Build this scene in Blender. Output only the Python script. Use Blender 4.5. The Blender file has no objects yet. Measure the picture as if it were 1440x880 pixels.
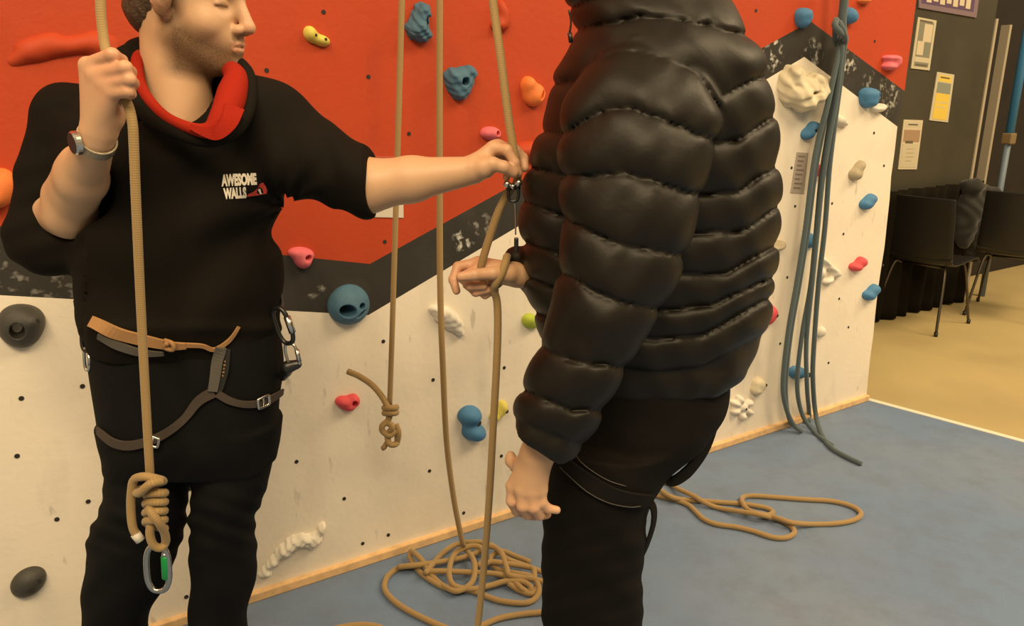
import bpy, bmesh, math, random
import numpy as np
from mathutils import Vector, Matrix
from mathutils.bvhtree import BVHTree
random.seed(4); rng = np.random.default_rng(4)
scene = bpy.context.scene
COL = scene.collection

# ------------------------------------------------------------------ camera
FPX, H_CAM, PITCH = 1088.0, 1.48, math.radians(16.0)
CAMP = np.array([0.0, 0.0, H_CAM])
FWD = np.array([0, math.cos(PITCH), -math.sin(PITCH)])
UPV = np.array([0, math.sin(PITCH), math.cos(PITCH)])
RGT = np.array([1.0, 0, 0])

def ray(px, py):
    d = FWD + RGT * ((px - 720) / FPX) - UPV * ((py - 440) / FPX)
    return d / np.linalg.norm(d)
def P(px, py, Y):                       # the point seen at a pixel, on the vertical plane y = Y
    d = ray(px, py); return CAMP + d * (Y / d[1])
def F(px, py, z=0.0):                   # the point of the floor seen at a pixel
    d = ray(px, py); return CAMP + d * ((z - H_CAM) / d[2])
def proj(p):
    q = p - CAMP
    w = q @ FWD
    return 720 + FPX * (q @ RGT) / w, 440 - FPX * (q @ UPV) / w

cam_d = bpy.data.cameras.new('camera'); cam = bpy.data.objects.new('camera', cam_d); COL.objects.link(cam)
cam_d.sensor_width = 36; cam_d.lens = FPX / 1440 * 36; cam_d.clip_start = 0.05
cam.location = CAMP; cam.rotation_euler = (math.pi / 2 - PITCH, 0, 0)
scene.camera = cam

# ------------------------------------------------------------------ materials
def mat(name, color, rough=0.6, metal=0.0, bump=0.0, bscale=200.0, var=0.0, vscale=8.0, sheen=0.0, spec=0.5, sub=0.0, vcol=None):
    m = bpy.data.materials.new(name); m.use_nodes = True
    nt = m.node_tree; b = nt.nodes['Principled BSDF']
    b.inputs['Base Color'].default_value = (*color, 1)
    b.inputs['Roughness'].default_value = rough; b.inputs['Metallic'].default_value = metal
    b.inputs['Specular IOR Level'].default_value = spec
    if sheen:
        b.inputs['Sheen Weight'].default_value = sheen; b.inputs['Sheen Roughness'].default_value = 0.5
    if sub:
        b.inputs['Subsurface Weight'].default_value = sub; b.inputs['Subsurface Radius'].default_value = (0.012, 0.004, 0.002)
        b.inputs['Subsurface Scale'].default_value = 0.5
    tc = nt.nodes.new('ShaderNodeTexCoord')
    if var:
        n = nt.nodes.new('ShaderNodeTexNoise'); n.inputs['Scale'].default_value = vscale; n.inputs['Detail'].default_value = 5
        nt.links.new(tc.outputs['Object'], n.inputs['Vector'])
        r = nt.nodes.new('ShaderNodeMix'); r.data_type = 'RGBA'; r.name = 'var'
        c2 = vcol or tuple(c * (1 - var) for c in color)
        r.inputs[6].default_value = (*color, 1); r.inputs[7].default_value = (*c2, 1)
        mp = nt.nodes.new('ShaderNodeMapRange'); mp.inputs[1].default_value = 0.42; mp.inputs[2].default_value = 0.75
        nt.links.new(n.outputs['Fac'], mp.inputs[0]); nt.links.new(mp.outputs[0], r.inputs[0])
        nt.links.new(r.outputs[2], b.inputs['Base Color'])
    if bump:
        n = nt.nodes.new('ShaderNodeTexNoise'); n.inputs['Scale'].default_value = bscale; n.inputs['Detail'].default_value = 4
        nt.links.new(tc.outputs['Object'], n.inputs['Vector'])
        bp = nt.nodes.new('ShaderNodeBump'); bp.inputs['Strength'].default_value = bump; bp.inputs['Distance'].default_value = 0.004
        nt.links.new(n.outputs['Fac'], bp.inputs['Height']); nt.links.new(bp.outputs[0], b.inputs['Normal'])
    return m

def rope_mat(name, c1, c2):
    m = mat(name, c1, 0.8, sheen=0.2)
    nt = m.node_tree; b = nt.nodes['Principled BSDF']
    uv = nt.nodes.new('ShaderNodeUVMap'); sep = nt.nodes.new('ShaderNodeSeparateXYZ'); nt.links.new(uv.outputs[0], sep.inputs[0])
    outs = []
    for s in (1, -1):
        a = nt.nodes.new('ShaderNodeMath'); a.operation = 'MULTIPLY_ADD'; a.inputs[1].default_value = 8.0 * s
        k = nt.nodes.new('ShaderNodeMath'); k.operation = 'MULTIPLY'; k.inputs[1].default_value = 130.0
        nt.links.new(sep.outputs[0], k.inputs[0]); nt.links.new(sep.outputs[1], a.inputs[0]); nt.links.new(k.outputs[0], a.inputs[2])
        t = nt.nodes.new('ShaderNodeMath'); t.operation = 'MULTIPLY'; t.inputs[1].default_value = 6.2832
        si = nt.nodes.new('ShaderNodeMath'); si.operation = 'SINE'
        nt.links.new(a.outputs[0], t.inputs[0]); nt.links.new(t.outputs[0], si.inputs[0]); outs.append(si)
    mu = nt.nodes.new('ShaderNodeMath'); mu.operation = 'MULTIPLY'
    nt.links.new(outs[0].outputs[0], mu.inputs[0]); nt.links.new(outs[1].outputs[0], mu.inputs[1])
    mp = nt.nodes.new('ShaderNodeMapRange'); mp.inputs[1].default_value = -1; mp.inputs[2].default_value = 1
    nt.links.new(mu.outputs[0], mp.inputs[0])
    mx = nt.nodes.new('ShaderNodeMix'); mx.data_type = 'RGBA'; mx.inputs[6].default_value = (*c2, 1); mx.inputs[7].default_value = (*c1, 1)
    nt.links.new(mp.outputs[0], mx.inputs[0]); nt.links.new(mx.outputs[2], b.inputs['Base Color'])
    bp = nt.nodes.new('ShaderNodeBump'); bp.inputs['Strength'].default_value = 0.35; bp.inputs['Distance'].default_value = 0.001
    nt.links.new(mp.outputs[0], bp.inputs['Height']); nt.links.new(bp.outputs[0], b.inputs['Normal'])
    return m

# ------------------------------------------------------------------ objects
def link(name, me, m=None, parent=None, smooth=True):
    o = bpy.data.objects.new(name, me); COL.objects.link(o)
    if m is not None:
        for x in (m if isinstance(m, (list, tuple)) else [m]): me.materials.append(x)
    if smooth: me.polygons.foreach_set('use_smooth', [True] * len(me.polygons))
    if parent is not None:
        o.parent = parent; o.matrix_parent_inverse = parent.matrix_basis.inverted()
    return o
def mesh(name, V, Fs, m=None, parent=None, smooth=True):
    me = bpy.data.meshes.new(name); me.from_pydata([tuple(map(float, v)) for v in V], [], [tuple(int(i) for i in f) for f in Fs]); me.update()
    return link(name, me, m, parent, smooth)
def bmobj(name, bm, m=None, parent=None, smooth=False):
    bmesh.ops.recalc_face_normals(bm, faces=bm.faces)
    me = bpy.data.meshes.new(name); bm.to_mesh(me); bm.free()
    return link(name, me, m, parent, smooth)
def tag(o, label, cat, group=None, kind=None):
    if label: o['label'] = label
    if cat: o['category'] = cat
    if group: o['group'] = group
    if kind: o['kind'] = kind
    return o
def empty(name, loc):
    o = bpy.data.objects.new(name, None); COL.objects.link(o); o.location = tuple(map(float, loc)); o.empty_display_size = 0.1
    return o
def recenter(o):                        # put a mesh object's origin at the middle of its own mesh
    n = len(o.data.vertices); a = np.empty(n * 3); o.data.vertices.foreach_get('co', a); a = a.reshape(-1, 3)
    c = (a.min(0) + a.max(0)) / 2; o.data.vertices.foreach_set('co', (a - c).ravel()); o.data.update()
    o.location = Vector(c) if o.parent is None else o.location + Vector(c)
    return o

def box(bm, c, s, R=None, mi=0, bev=0.0):
    r = bmesh.ops.create_cube(bm, size=1.0)
    M = Matrix.Translation(tuple(map(float, c))) @ (R.to_4x4() if R else Matrix.Identity(4)) @ Matrix.Diagonal((*s, 1))
    bmesh.ops.transform(bm, matrix=M, verts=r['verts'])
    fs = set(f for v in r['verts'] for f in v.link_faces)
    for f in fs: f.material_index = mi
    if bev:
        es = set(e for f in fs for e in f.edges)
        bmesh.ops.bevel(bm, geom=list(es), offset=bev, segments=2, affect='EDGES', profile=0.5)

def cr(pts, n=8, closed=False):         # Catmull-Rom through the points
    p = np.array(pts, float)
    if closed: p = np.vstack([p[-1], p, p[0], p[1]])
    else: p = np.vstack([2 * p[0] - p[1], p, 2 * p[-1] - p[-2]])
    out = []
    t = np.linspace(0, 1, n, endpoint=False)[:, None]
    for i in range(1, len(p) - 2):
        a, b, c, d = p[i - 1], p[i], p[i + 1], p[i + 2]
        out.append(0.5 * (2 * b + (c - a) * t + (2 * a - 5 * b + 4 * c - d) * t ** 2 + (3 * b - a - 3 * c + d) * t ** 3))
    if not closed: out.append(p[-2][None])
    return np.vstack(out)

def tube_geo(path, rad, sides=12, closed=False, flat=None):
    path = np.array(path, float); n = len(path)
    rad = np.broadcast_to(np.array(rad, float), (n,))
    T = np.gradient(path, axis=0) if not closed else (np.roll(path, -1, 0) - np.roll(path, 1, 0))
    T /= np.linalg.norm(T, axis=1)[:, None] + 1e-12
    u = np.cross(T[0], [0.3, 0.2, 0.9]); u /= np.linalg.norm(u)
    V, U = [], []
    L = 0
    for i in range(n):
        u = u - T[i] * (u @ T[i]); u /= np.linalg.norm(u); v = np.cross(T[i], u)
        if i: L += np.linalg.norm(path[i] - path[i - 1])
        for k in range(sides):
            a = 2 * math.pi * k / sides
            V.append(path[i] + rad[i] * (math.cos(a) * u + math.sin(a) * v)); U.append((L, k / sides))
    Fs, FU = [], []
    for i in range(n if closed else n - 1):
        j = (i + 1) % n
        for k in range(sides):
            l = (k + 1) % sides
            Fs.append((i * sides + k, i * sides + l, j * sides + l, j * sides + k))
            x0, x1 = U[i * sides][0], U[j * sides][0] if j else U[i * sides][0] + 0.01
            FU.append(((x0, k / sides), (x0, (k + 1) / sides), (x1, (k + 1) / sides), (x1, k / sides)))
    if not closed:
        Fs.append(tuple(range(sides))[::-1]); FU.append([(0, 0)] * sides)
        Fs.append(tuple((n - 1) * sides + k for k in range(sides))); FU.append([(0, 0)] * sides)
    return V, Fs, FU
def tubes(name, paths, m, parent=None, sides=12):
    """paths: list of (points, radius, closed) in one mesh"""
    V, Fs, FU = [], [], []
    for pts, r, cl in paths:
        a, b, c = tube_geo(pts, r, sides, cl); o = len(V)
        V += a; Fs += [tuple(i + o for i in f) for f in b]; FU += c
    ob = mesh(name, V, Fs, m, parent)
    uv = ob.data.uv_layers.new(name='uv'); flat = [c for f in FU for p in f for c in p]
    uv.data.foreach_set('uv', flat)
    return ob

# ------------------------------------------------------------------ signed distance shapes and their meshing
def nrm(v): v = np.array(v, float); return v / np.linalg.norm(v)
class Cone:                              # a limb segment: capsule with two radii
    def __init__(s, a, b, ra, rb, k=0.02, op='+'):
        s.a, s.b = np.array(a, float), np.array(b, float); s.ra, s.rb, s.k, s.op = ra, rb, k, op
        s.c = (s.a + s.b) / 2; s.R = np.linalg.norm(s.b - s.a) / 2 + max(ra, rb)
    def __call__(s, p):
        ab = s.b - s.a; t = np.clip(((p - s.a) @ ab) / (ab @ ab + 1e-12), 0, 1)
        return np.linalg.norm(p - s.a - t[:, None] * ab, axis=1) - (s.ra + (s.rb - s.ra) * t)
class Ell:
    def __init__(s, c, r, R=None, k=0.02, op='+'):
        s.c = np.array(c, float); s.r = np.array(r, float) * np.ones(3); s.M = np.eye(3) if R is None else np.array(R, float)
        s.k, s.op, s.R = k, op, s.r.max()
    def __call__(s, p):
        q = (p - s.c) @ s.M              # M columns are the local axes
        k0 = np.linalg.norm(q / s.r, axis=1); k1 = np.linalg.norm(q / s.r ** 2, axis=1) + 1e-9
        return k0 * (k0 - 1) / k1
class Loft:                              # stack of ellipses along z; rows = (z, cx, cy, half width, half depth)
    def __init__(s, rows, k=0.02, op='+', pw=2.0, rot=0.0):
        rows = np.array(sorted(rows), float); s.pw = pw; s.rot = rot
        zz = np.linspace(rows[0, 0], rows[-1, 0], 160); s.z = zz
        f = cr(rows, 12); o = np.argsort(f[:, 0]); f = f[o]
        s.t = np.stack([np.interp(zz, f[:, 0], f[:, i]) for i in range(1, 5)])
        s.k, s.op = k, op
        s.c = np.array([s.t[0].mean(), s.t[1].mean(), zz.mean()])
        s.R = math.hypot((zz[-1] - zz[0]) / 2, max(s.t[2].max(), s.t[3].max()) + np.ptp(s.t[0]) / 2) + 0.02
    def __call__(s, p):
        z = p[:, 2]; cx, cy, a, b = (np.interp(z, s.z, s.t[i]) for i in range(4))
        qx, qy = p[:, 0] - cx, p[:, 1] - cy
        if s.rot:
            c, n = math.cos(s.rot), math.sin(s.rot); qx, qy = qx * c + qy * n, -qx * n + qy * c
        k0 = ((np.abs(qx) / a) ** s.pw + (np.abs(qy) / b) ** s.pw) ** (1 / s.pw)
        k1 = np.sqrt((qx / a ** 2) ** 2 + (qy / b ** 2) ** 2) + 1e-9
        d = np.where(k0 > 0.2, k0 * (k0 - 1) / np.maximum(k1, k0 / np.maximum(a, b)), -np.minimum(a, b) * (1 - k0))
        e = np.maximum(z - s.z[-1], s.z[0] - z)
        r = 0.012
        return np.minimum(np.maximum(d, e), 0) + np.hypot(np.maximum(d, 0), np.maximum(e, 0)) if False else np.maximum(d, e)
class Fn:
    def __init__(s, f, c, R, k=0.0, op='+'): s.f, s.c, s.R, s.k, s.op = f, np.array(c, float), R, k, op
    def __call__(s, p): return s.f(p)
def smin(a, b, k):
    if k <= 0: return np.minimum(a, b)
    h = np.clip(0.5 + 0.5 * (b - a) / k, 0, 1)
    return b + (a - b) * h - k * h * (1 - h)
class Shape:
    def __init__(s, prims, post=None): s.p, s.post = prims, post
    def __call__(s, p, bc=None, br=None):
        d = np.full(len(p), 0.5)
        for q in s.p:
            if bc is not None and np.linalg.norm(q.c - bc) - q.R > br + q.k + 0.05: continue
            v = q(p)
            if q.op == '+': d = smin(d, v, q.k)
            elif q.op == '-': d = -smin(-d, v, q.k)
            elif q.op == '&': d = -smin(-d, -v, q.k)
        if s.post: d = s.post(p, d)
        return d
def sdf_mesh(name, shape, h, m=None, parent=None, attrs=None, N=14, lo=None, hi=None):
    pos = [q for q in shape.p if q.op == '+']
    if lo is None: lo = np.min([q.c - q.R for q in pos], 0) - 0.04
    if hi is None: hi = np.max([q.c + q.R for q in pos], 0) + 0.04
    lo, hi = np.array(lo, float), np.array(hi, float)
    B = N * h; nb = np.ceil((hi - lo) / B).astype(int)
    g = np.stack(np.meshgrid(*[np.arange(n) for n in nb], indexing='ij'), -1).reshape(-1, 3)
    cen = lo + (g + 0.5) * B
    d = np.concatenate([shape(c) for c in np.array_split(cen, max(1, len(cen) // 20000))])
    br = B * 0.5 * math.sqrt(3)
    act = g[np.abs(d) < br * 1.35 + 0.012]
    lin = np.stack(np.meshgrid(*[np.arange(N + 1)] * 3, indexing='ij'), -1)
    lf = lin.reshape(-1, 3); E = 1 << 20
    key = lambda c: (c[:, 0] * 4096 + c[:, 1]) * 4096 + c[:, 2]
    ck, cv, qd = [], [], []
    corners = [(a, b, c) for a in (0, 1) for b in (0, 1) for c in (0, 1)]
    edges = [(i, j) for i in range(8) for j in range(i + 1, 8) if sum(abs(np.array(corners[i]) - corners[j])) == 1]
    for b in act:
        p = lo + (b * N + lf) * h
        v = shape(p, lo + (b + 0.5) * B, br).reshape(N + 1, N + 1, N + 1)
        s = v < 0
        if s.all() or not s.any(): continue
        cvs = [v[a:N + a, c:N + c, e:N + e] for a, c, e in corners]
        cnt = sum((x < 0).astype(int) for x in cvs); am = (cnt > 0) & (cnt < 8)
        idx = np.argwhere(am)
        if len(idx) == 0: continue
        vals = np.stack([x[am] for x in cvs], 1); acc = np.zeros((len(idx), 3)); num = np.zeros(len(idx))
        for i, j in edges:
            x, y = vals[:, i], vals[:, j]; cr_ = (x < 0) != (y < 0)
            t = np.where(cr_, x / np.where(cr_, x - y, 1), 0)[:, None]
            ptt = np.array(corners[i]) + t * (np.array(corners[j]) - np.array(corners[i]))
            acc += ptt * cr_[:, None]; num += cr_
        cc = idx + b * N
        ck.append(key(cc)); cv.append(lo + (cc + acc / num[:, None]) * h)
        for ax in range(3):
            sl = [slice(0, N)] * 3; sh = [slice(0, N)] * 3; sh[ax] = slice(1, N + 1)
            s0, s1 = s[tuple(sl)], s[tuple(sh)]
            e = np.argwhere(s0 != s1)
            if len(e) == 0: continue
            flip = s0[tuple(e.T)]
            a1, a2 = (ax + 1) % 3, (ax + 2) % 3
            g0 = e + b * N; o1 = np.eye(3, dtype=int)[a1]; o2 = np.eye(3, dtype=int)[a2]
            q = np.stack([key(g0 - o1 - o2), key(g0 - o2), key(g0), key(g0 - o1)], 1)
            q[~flip] = q[~flip][:, ::-1]; qd.append(q)
    ck = np.concatenate(ck); cv = np.concatenate(cv); qd = np.concatenate(qd)
    o = np.argsort(ck); ck, cv = ck[o], cv[o]
    ix = np.searchsorted(ck, qd.ravel()); ix = np.minimum(ix, len(ck) - 1); ok = (ck[ix] == qd.ravel()).reshape(-1, 4).all(1)
    qi = ix.reshape(-1, 4)[ok]
    me = bpy.data.meshes.new(name)
    me.vertices.add(len(cv)); me.vertices.foreach_set('co', cv.ravel())
    me.loops.add(len(qi) * 4); me.loops.foreach_set('vertex_index', qi.ravel())
    me.polygons.add(len(qi)); me.polygons.foreach_set('loop_start', np.arange(0, len(qi) * 4, 4)); me.polygons.foreach_set('loop_total', np.full(len(qi), 4))
    me.update(calc_edges=True); me.validate()
    for an, f in (attrs or {}).items():
        at = me.attributes.new(an, 'FLOAT', 'POINT'); at.data.foreach_set('value', f(cv).astype(np.float32))
    return link(name, me, m, parent)

_bv = {}
def bvh(objs):
    k = tuple(o.name for o in objs)
    if k not in _bv:
        V, Fs = [], []
        for o in objs:
            n = len(V); M = o.matrix_basis if o.parent is None else o.parent.matrix_basis @ o.matrix_parent_inverse @ o.matrix_basis
            V += [M @ v.co for v in o.data.vertices]; Fs += [tuple(i + n for i in p.vertices) for p in o.data.polygons]
        _bv[k] = BVHTree.FromPolygons(V, Fs)
    return _bv[k]
def hit(px, py, objs, off=0.003):       # where the sight line through a pixel lands on a surface
    d = ray(px, py); co, no, i, t = bvh(objs).ray_cast(Vector(CAMP), Vector(d))
    if co is None: return None, None
    no = np.array(no); no = no if no @ d < 0 else -no
    return np.array(co) + no * off, no
def ribbon(name, pts, normals, widths, th, m, parent=None):
    """a webbing strap of real thickness"""
    p = np.array(pts, float); nn = np.array(normals, float); n = len(p); w = np.broadcast_to(np.array(widths, float), (n,))
    T = np.gradient(p, axis=0); V, Fs = [], []
    for i in range(n):
        t = nrm(T[i]); N_ = nrm(nn[i] - t * (nn[i] @ t)); s = np.cross(t, N_)
        for a, b in ((-1, -1), (1, -1), (1, 1), (-1, 1)):
            V.append(p[i] + s * a * w[i] / 2 + N_ * b * th / 2)
    for i in range(n - 1):
        for k in range(4): l = (k + 1) % 4; Fs.append((i * 4 + k, i * 4 + l, i * 4 + 4 + l, i * 4 + 4 + k))
    Fs += [(3, 2, 1, 0), tuple((n - 1) * 4 + k for k in range(4))]
    return mesh(name, V, Fs, m, parent, smooth=False)
def strap_on(name, pix, objs, wpx, th, m, parent=None, off=0.003, scale=800.0, n=6):
    q = cr([(a, b, 0) for a, b in pix], n); P_, N_ = [], []
    for a, b, _ in q:
        co, no = hit(a, b, objs, off)
        if co is not None: P_.append(co); N_.append(no)
    P_, N_ = np.array(P_), np.array(N_)
    for _ in range(3):
        P_[1:-1] = (P_[:-2] + 2 * P_[1:-1] + P_[2:]) / 4; N_[1:-1] = (N_[:-2] + 2 * N_[1:-1] + N_[2:]) / 4
    P_ = P_ + N_ * 0.002
    w = np.interp(np.linspace(0, 1, len(P_)), np.linspace(0, 1, len(wpx)), wpx) / scale if isinstance(wpx, (list, tuple)) else wpx / scale
    return ribbon(name, P_, N_, w, th, m, parent)
# ------------------------------------------------------------------ colours
M = {}
M['skin'] = mat('skin', (0.62, 0.36, 0.25), 0.5, bump=0.08, bscale=300, sub=0.15)
M['metal'] = mat('polished_steel', (0.62, 0.6, 0.56), 0.25, 1.0)
M['dark_metal'] = mat('dark_anodised_metal', (0.05, 0.05, 0.05), 0.35, 0.8)
M['wood_trim'] = mat('plywood_edge', (0.80, 0.52, 0.26), 0.7, var=0.25, vscale=30)
M['hole'] = mat('bolt_hole', (0.02, 0.017, 0.015), 0.8)
M['rope_gold'] = rope_mat('gold_rope', (0.37, 0.245, 0.10), (0.26, 0.165, 0.06))
M['rope_blue'] = rope_mat('blue_grey_rope', (0.075, 0.11, 0.125), (0.05, 0.075, 0.085))

# ------------------------------------------------------------------ climbing wall plane
A0 = F(350, 845); B0 = F(1218, 562)
WU = nrm([B0[0] - A0[0], B0[1] - A0[1], 0]); WN = np.array([WU[1], -WU[0], 0.0]); 
if WN @ (CAMP - A0) < 0: WN = -WN
def W(px, py, off=0.0):                  # where the sight line meets the climbing wall
    d = ray(px, py); o = A0 + WN * off
    return CAMP + d * (((o - CAMP) @ WN) / (d @ WN))
def uv(px, py): q = W(px, py) - A0; return (q @ WU, q[2])
def wp(u, v, off=0.0): return A0 + WU * u + np.array([0, 0, v]) + WN * off

def wall_material(name, base, kind):
    m = mat(name, base, 0.62, bump=0.25, bscale=55, spec=0.3)
    nt = m.node_tree; b = nt.nodes['Principled BSDF']; tc = nt.nodes.new('ShaderNodeTexCoord')
    def noise(scale, lo, hi, stretch=(1, 1, 1), det=6):
        mp = nt.nodes.new('ShaderNodeMapping'); mp.inputs['Scale'].default_value = stretch
        nt.links.new(tc.outputs['Object'], mp.inputs[0])
        n = nt.nodes.new('ShaderNodeTexNoise'); n.inputs['Scale'].default_value = scale; n.inputs['Detail'].default_value = det
        nt.links.new(mp.outputs[0], n.inputs['Vector'])
        r = nt.nodes.new('ShaderNodeMapRange'); r.inputs[1].default_value = lo; r.inputs[2].default_value = hi
        nt.links.new(n.outputs['Fac'], r.inputs[0]); return r.outputs[0]
    def mix(fac, a, col, k=1.0):
        mx = nt.nodes.new('ShaderNodeMix'); mx.data_type = 'RGBA'
        if k != 1.0:
            t = nt.nodes.new('ShaderNodeMath'); t.operation = 'MULTIPLY'; t.inputs[1].default_value = k; nt.links.new(fac, t.inputs[0]); fac = t.outputs[0]
        nt.links.new(fac, mx.inputs[0])
        if isinstance(a, tuple): mx.inputs[6].default_value = (*a, 1)
        else: nt.links.new(a, mx.inputs[6])
        mx.inputs[7].default_value = (*col, 1); return mx.outputs[2]
    c = base
    if kind == 'white':
        c = mix(noise(3.0, 0.5, 0.8), c, (0.55, 0.50, 0.43), 0.5)
        c = mix(noise(5.0, 0.58, 0.75, (1, 1, 0.35)), c, (0.38, 0.35, 0.31), 0.45)
        c = mix(noise(28.0, 0.66, 0.74, (1, 1, 0.3)), c, (0.30, 0.28, 0.25), 0.45)
    elif kind == 'red':
        c = mix(noise(2.5, 0.45, 0.75), c, (0.42, 0.055, 0.018), 0.6)
        c = mix(noise(9.0, 0.6, 0.8, (1, 1, 0.3)), c, (0.32, 0.04, 0.015), 0.5)
        c = mix(noise(14.0, 0.72, 0.8), c, (0.85, 0.3, 0.2), 0.35)
    else:
        c = mix(noise(6.0, 0.5, 0.8), c, (0.075, 0.07, 0.06), 0.6)
        # rubbed chalk marks: each a scuff of its own on the band
        fac = None
        ch = noise(45.0, 0.52, 0.66, det=9)
        for (px, py, r, k) in ((652, 336, 0.045, 1.0), (676, 318, 0.05, .35), (1085, 75, 0.075, .8), (1143, 77, 0.07, .55), (1194, 90, 0.06, .9), (1222, 112, .05, .4), (1247, 136, 0.10, .6), (20, 375, 0.22, .28), (450, 405, 0.02, .5), (440, 412, .02, .3)):
            q = W(px, py)
            vm = nt.nodes.new('ShaderNodeVectorMath'); vm.operation = 'DISTANCE'; nt.links.new(tc.outputs['Object'], vm.inputs[0]); vm.inputs[1].default_value = tuple(q)
            r_ = nt.nodes.new('ShaderNodeMapRange'); r_.inputs[1].default_value = r; r_.inputs[2].default_value = r * 0.6; r_.inputs[3].default_value = 0; r_.inputs[4].default_value = k
            nt.links.new(vm.outputs['Value'], r_.inputs[0])
            if fac is None: fac = r_.outputs[0]
            else:
                mx = nt.nodes.new('ShaderNodeMath'); mx.operation = 'MAXIMUM'; nt.links.new(fac, mx.inputs[0]); nt.links.new(r_.outputs[0], mx.inputs[1]); fac = mx.outputs[0]
        mu = nt.nodes.new('ShaderNodeMath'); mu.operation = 'MULTIPLY'; nt.links.new(fac, mu.inputs[0]); nt.links.new(ch, mu.inputs[1])
        c = mix(mu.outputs[0], c, (0.62, 0.60, 0.55))
    nt.links.new(c, b.inputs['Base Color'])
    return m
M['w_white'] = wall_material('white_wall_paint', (0.82, 0.745, 0.63), 'white')
M['w_red'] = wall_material('red_wall_paint', (0.46, 0.055, 0.015), 'red')
M['w_black'] = wall_material('black_wall_paint', (0.034, 0.031, 0.027), 'black')

def build_wall():
    bm = bmesh.new()
    eL = -1.7; top = 4.2
    rb, rm, rt = uv(1218, 562), uv(1262, 178), uv(1272, 128)
    rr = uv(1288, 0); k = (rr[0] - rt[0]) / (rr[1] - rt[1]); rtop = (rt[0] + k * (top - rt[1]) * 0.5, top)
    lo = [uv(518, 443), uv(1131, 80)]; hi = [uv(520, 371), uv(1140, 30)]
    l0, l1 = uv(0, 415), uv(0, 318)
    sl = (lo[0][1] - l0[1]) / (lo[0][0] - l0[0]); s2 = (hi[0][1] - l1[1]) / (hi[0][0] - l1[0])
    wl = (eL, l0[1] + sl * (eL - l0[0])); bl = (eL, l1[1] + s2 * (eL - l1[0]))
    pts = {}
    def v(q):
        key = (round(q[0], 5), round(q[1], 5))
        if key not in pts: pts[key] = bm.verts.new(tuple(wp(*q)))
        return pts[key]
    # slightly ragged right edge of the white panel
    rag = []
    for i in range(1, 12):
        t = i / 12; rag.append((rb[0] + (rm[0] - rb[0]) * t + random.uniform(-.008, .008), rb[1] + (rm[1] - rb[1]) * t))
    fs = []
    f = bm.faces.new([v(q) for q in [(eL, 0), (rb[0], 0)] + rag + [rm, lo[1], lo[0], wl]]); f.material_index = 0; fs.append(f)
    f = bm.faces.new([v(q) for q in [wl, lo[0], lo[1], rm, rt, hi[1], hi[0], bl]]); f.material_index = 2; fs.append(f)
    f = bm.faces.new([v(q) for q in [bl, hi[0], hi[1], rt, rtop, (eL, top)]]); f.material_index = 1; fs.append(f)
    r = bmesh.ops.extrude_face_region(bm, geom=fs)
    nv = [x for x in r['geom'] if isinstance(x, bmesh.types.BMVert)]
    bmesh.ops.translate(bm, verts=nv, vec=tuple(-WN * 0.09))
    holes = [(375, 99), (455, 17), (518, 108), (575, 188), (541, 340), (24, 641), (124, 705), (116, 543), (267, 687), (262, 839), (417, 649), (484, 701), (604, 662), (546, 752),
             (435, 812), (510, 764), (609, 534), (539, 480), (709, 517), (705, 641), (652, 721), (1243, 233), (1186, 329), (1170, 286), (1113, 236), (1118, 290), (1242, 373),
             (1097, 483), (1165, 510), (1193, 460), (1229, 187), (1197, 27), (1230, 58), (1063, 15), (930, 560), (60, 60), (700, 60), (640, 250), (470, 250), (420, 180), (1107, 390), (1180, 420), (300, 700), (30, 560), (80, 730)]
    for (a, b_) in holes:
        u, w_ = uv(a, b_); ring = []
        for i in range(10):
            an = -2 * math.pi * i / 10; ring.append(bm.verts.new(tuple(wp(u + .0062 * math.cos(an), w_ + .0062 * math.sin(an), .0012))))
        f = bm.faces.new(ring); f.material_index = 3
        r = bmesh.ops.extrude_face_region(bm, geom=[f])
        bmesh.ops.translate(bm, verts=[x for x in r['geom'] if isinstance(x, bmesh.types.BMVert)], vec=tuple(-WN * .01))
    o = bmobj('wall_climbing', bm, [M['w_white'], M['w_red'], M['w_black'], M['hole']])
    tag(o, 'climbing wall painted white below, black band and red above', None, kind='structure')
    # plywood edge at the foot
    bm = bmesh.new(); a, b = wp(eL, 0.015, .004), wp(rb[0], 0.015, .004)
    R = Matrix((WU, WN, (0, 0, 1))).transposed()
    box(bm, (a + b) / 2, (rb[0] - eL, .028, .030), R, bev=.004)
    tag(bmobj('baseboard_climbing', bm, M['wood_trim']), 'pale plywood edge along the foot of the climbing wall', None, kind='structure')
build_wall()

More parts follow.
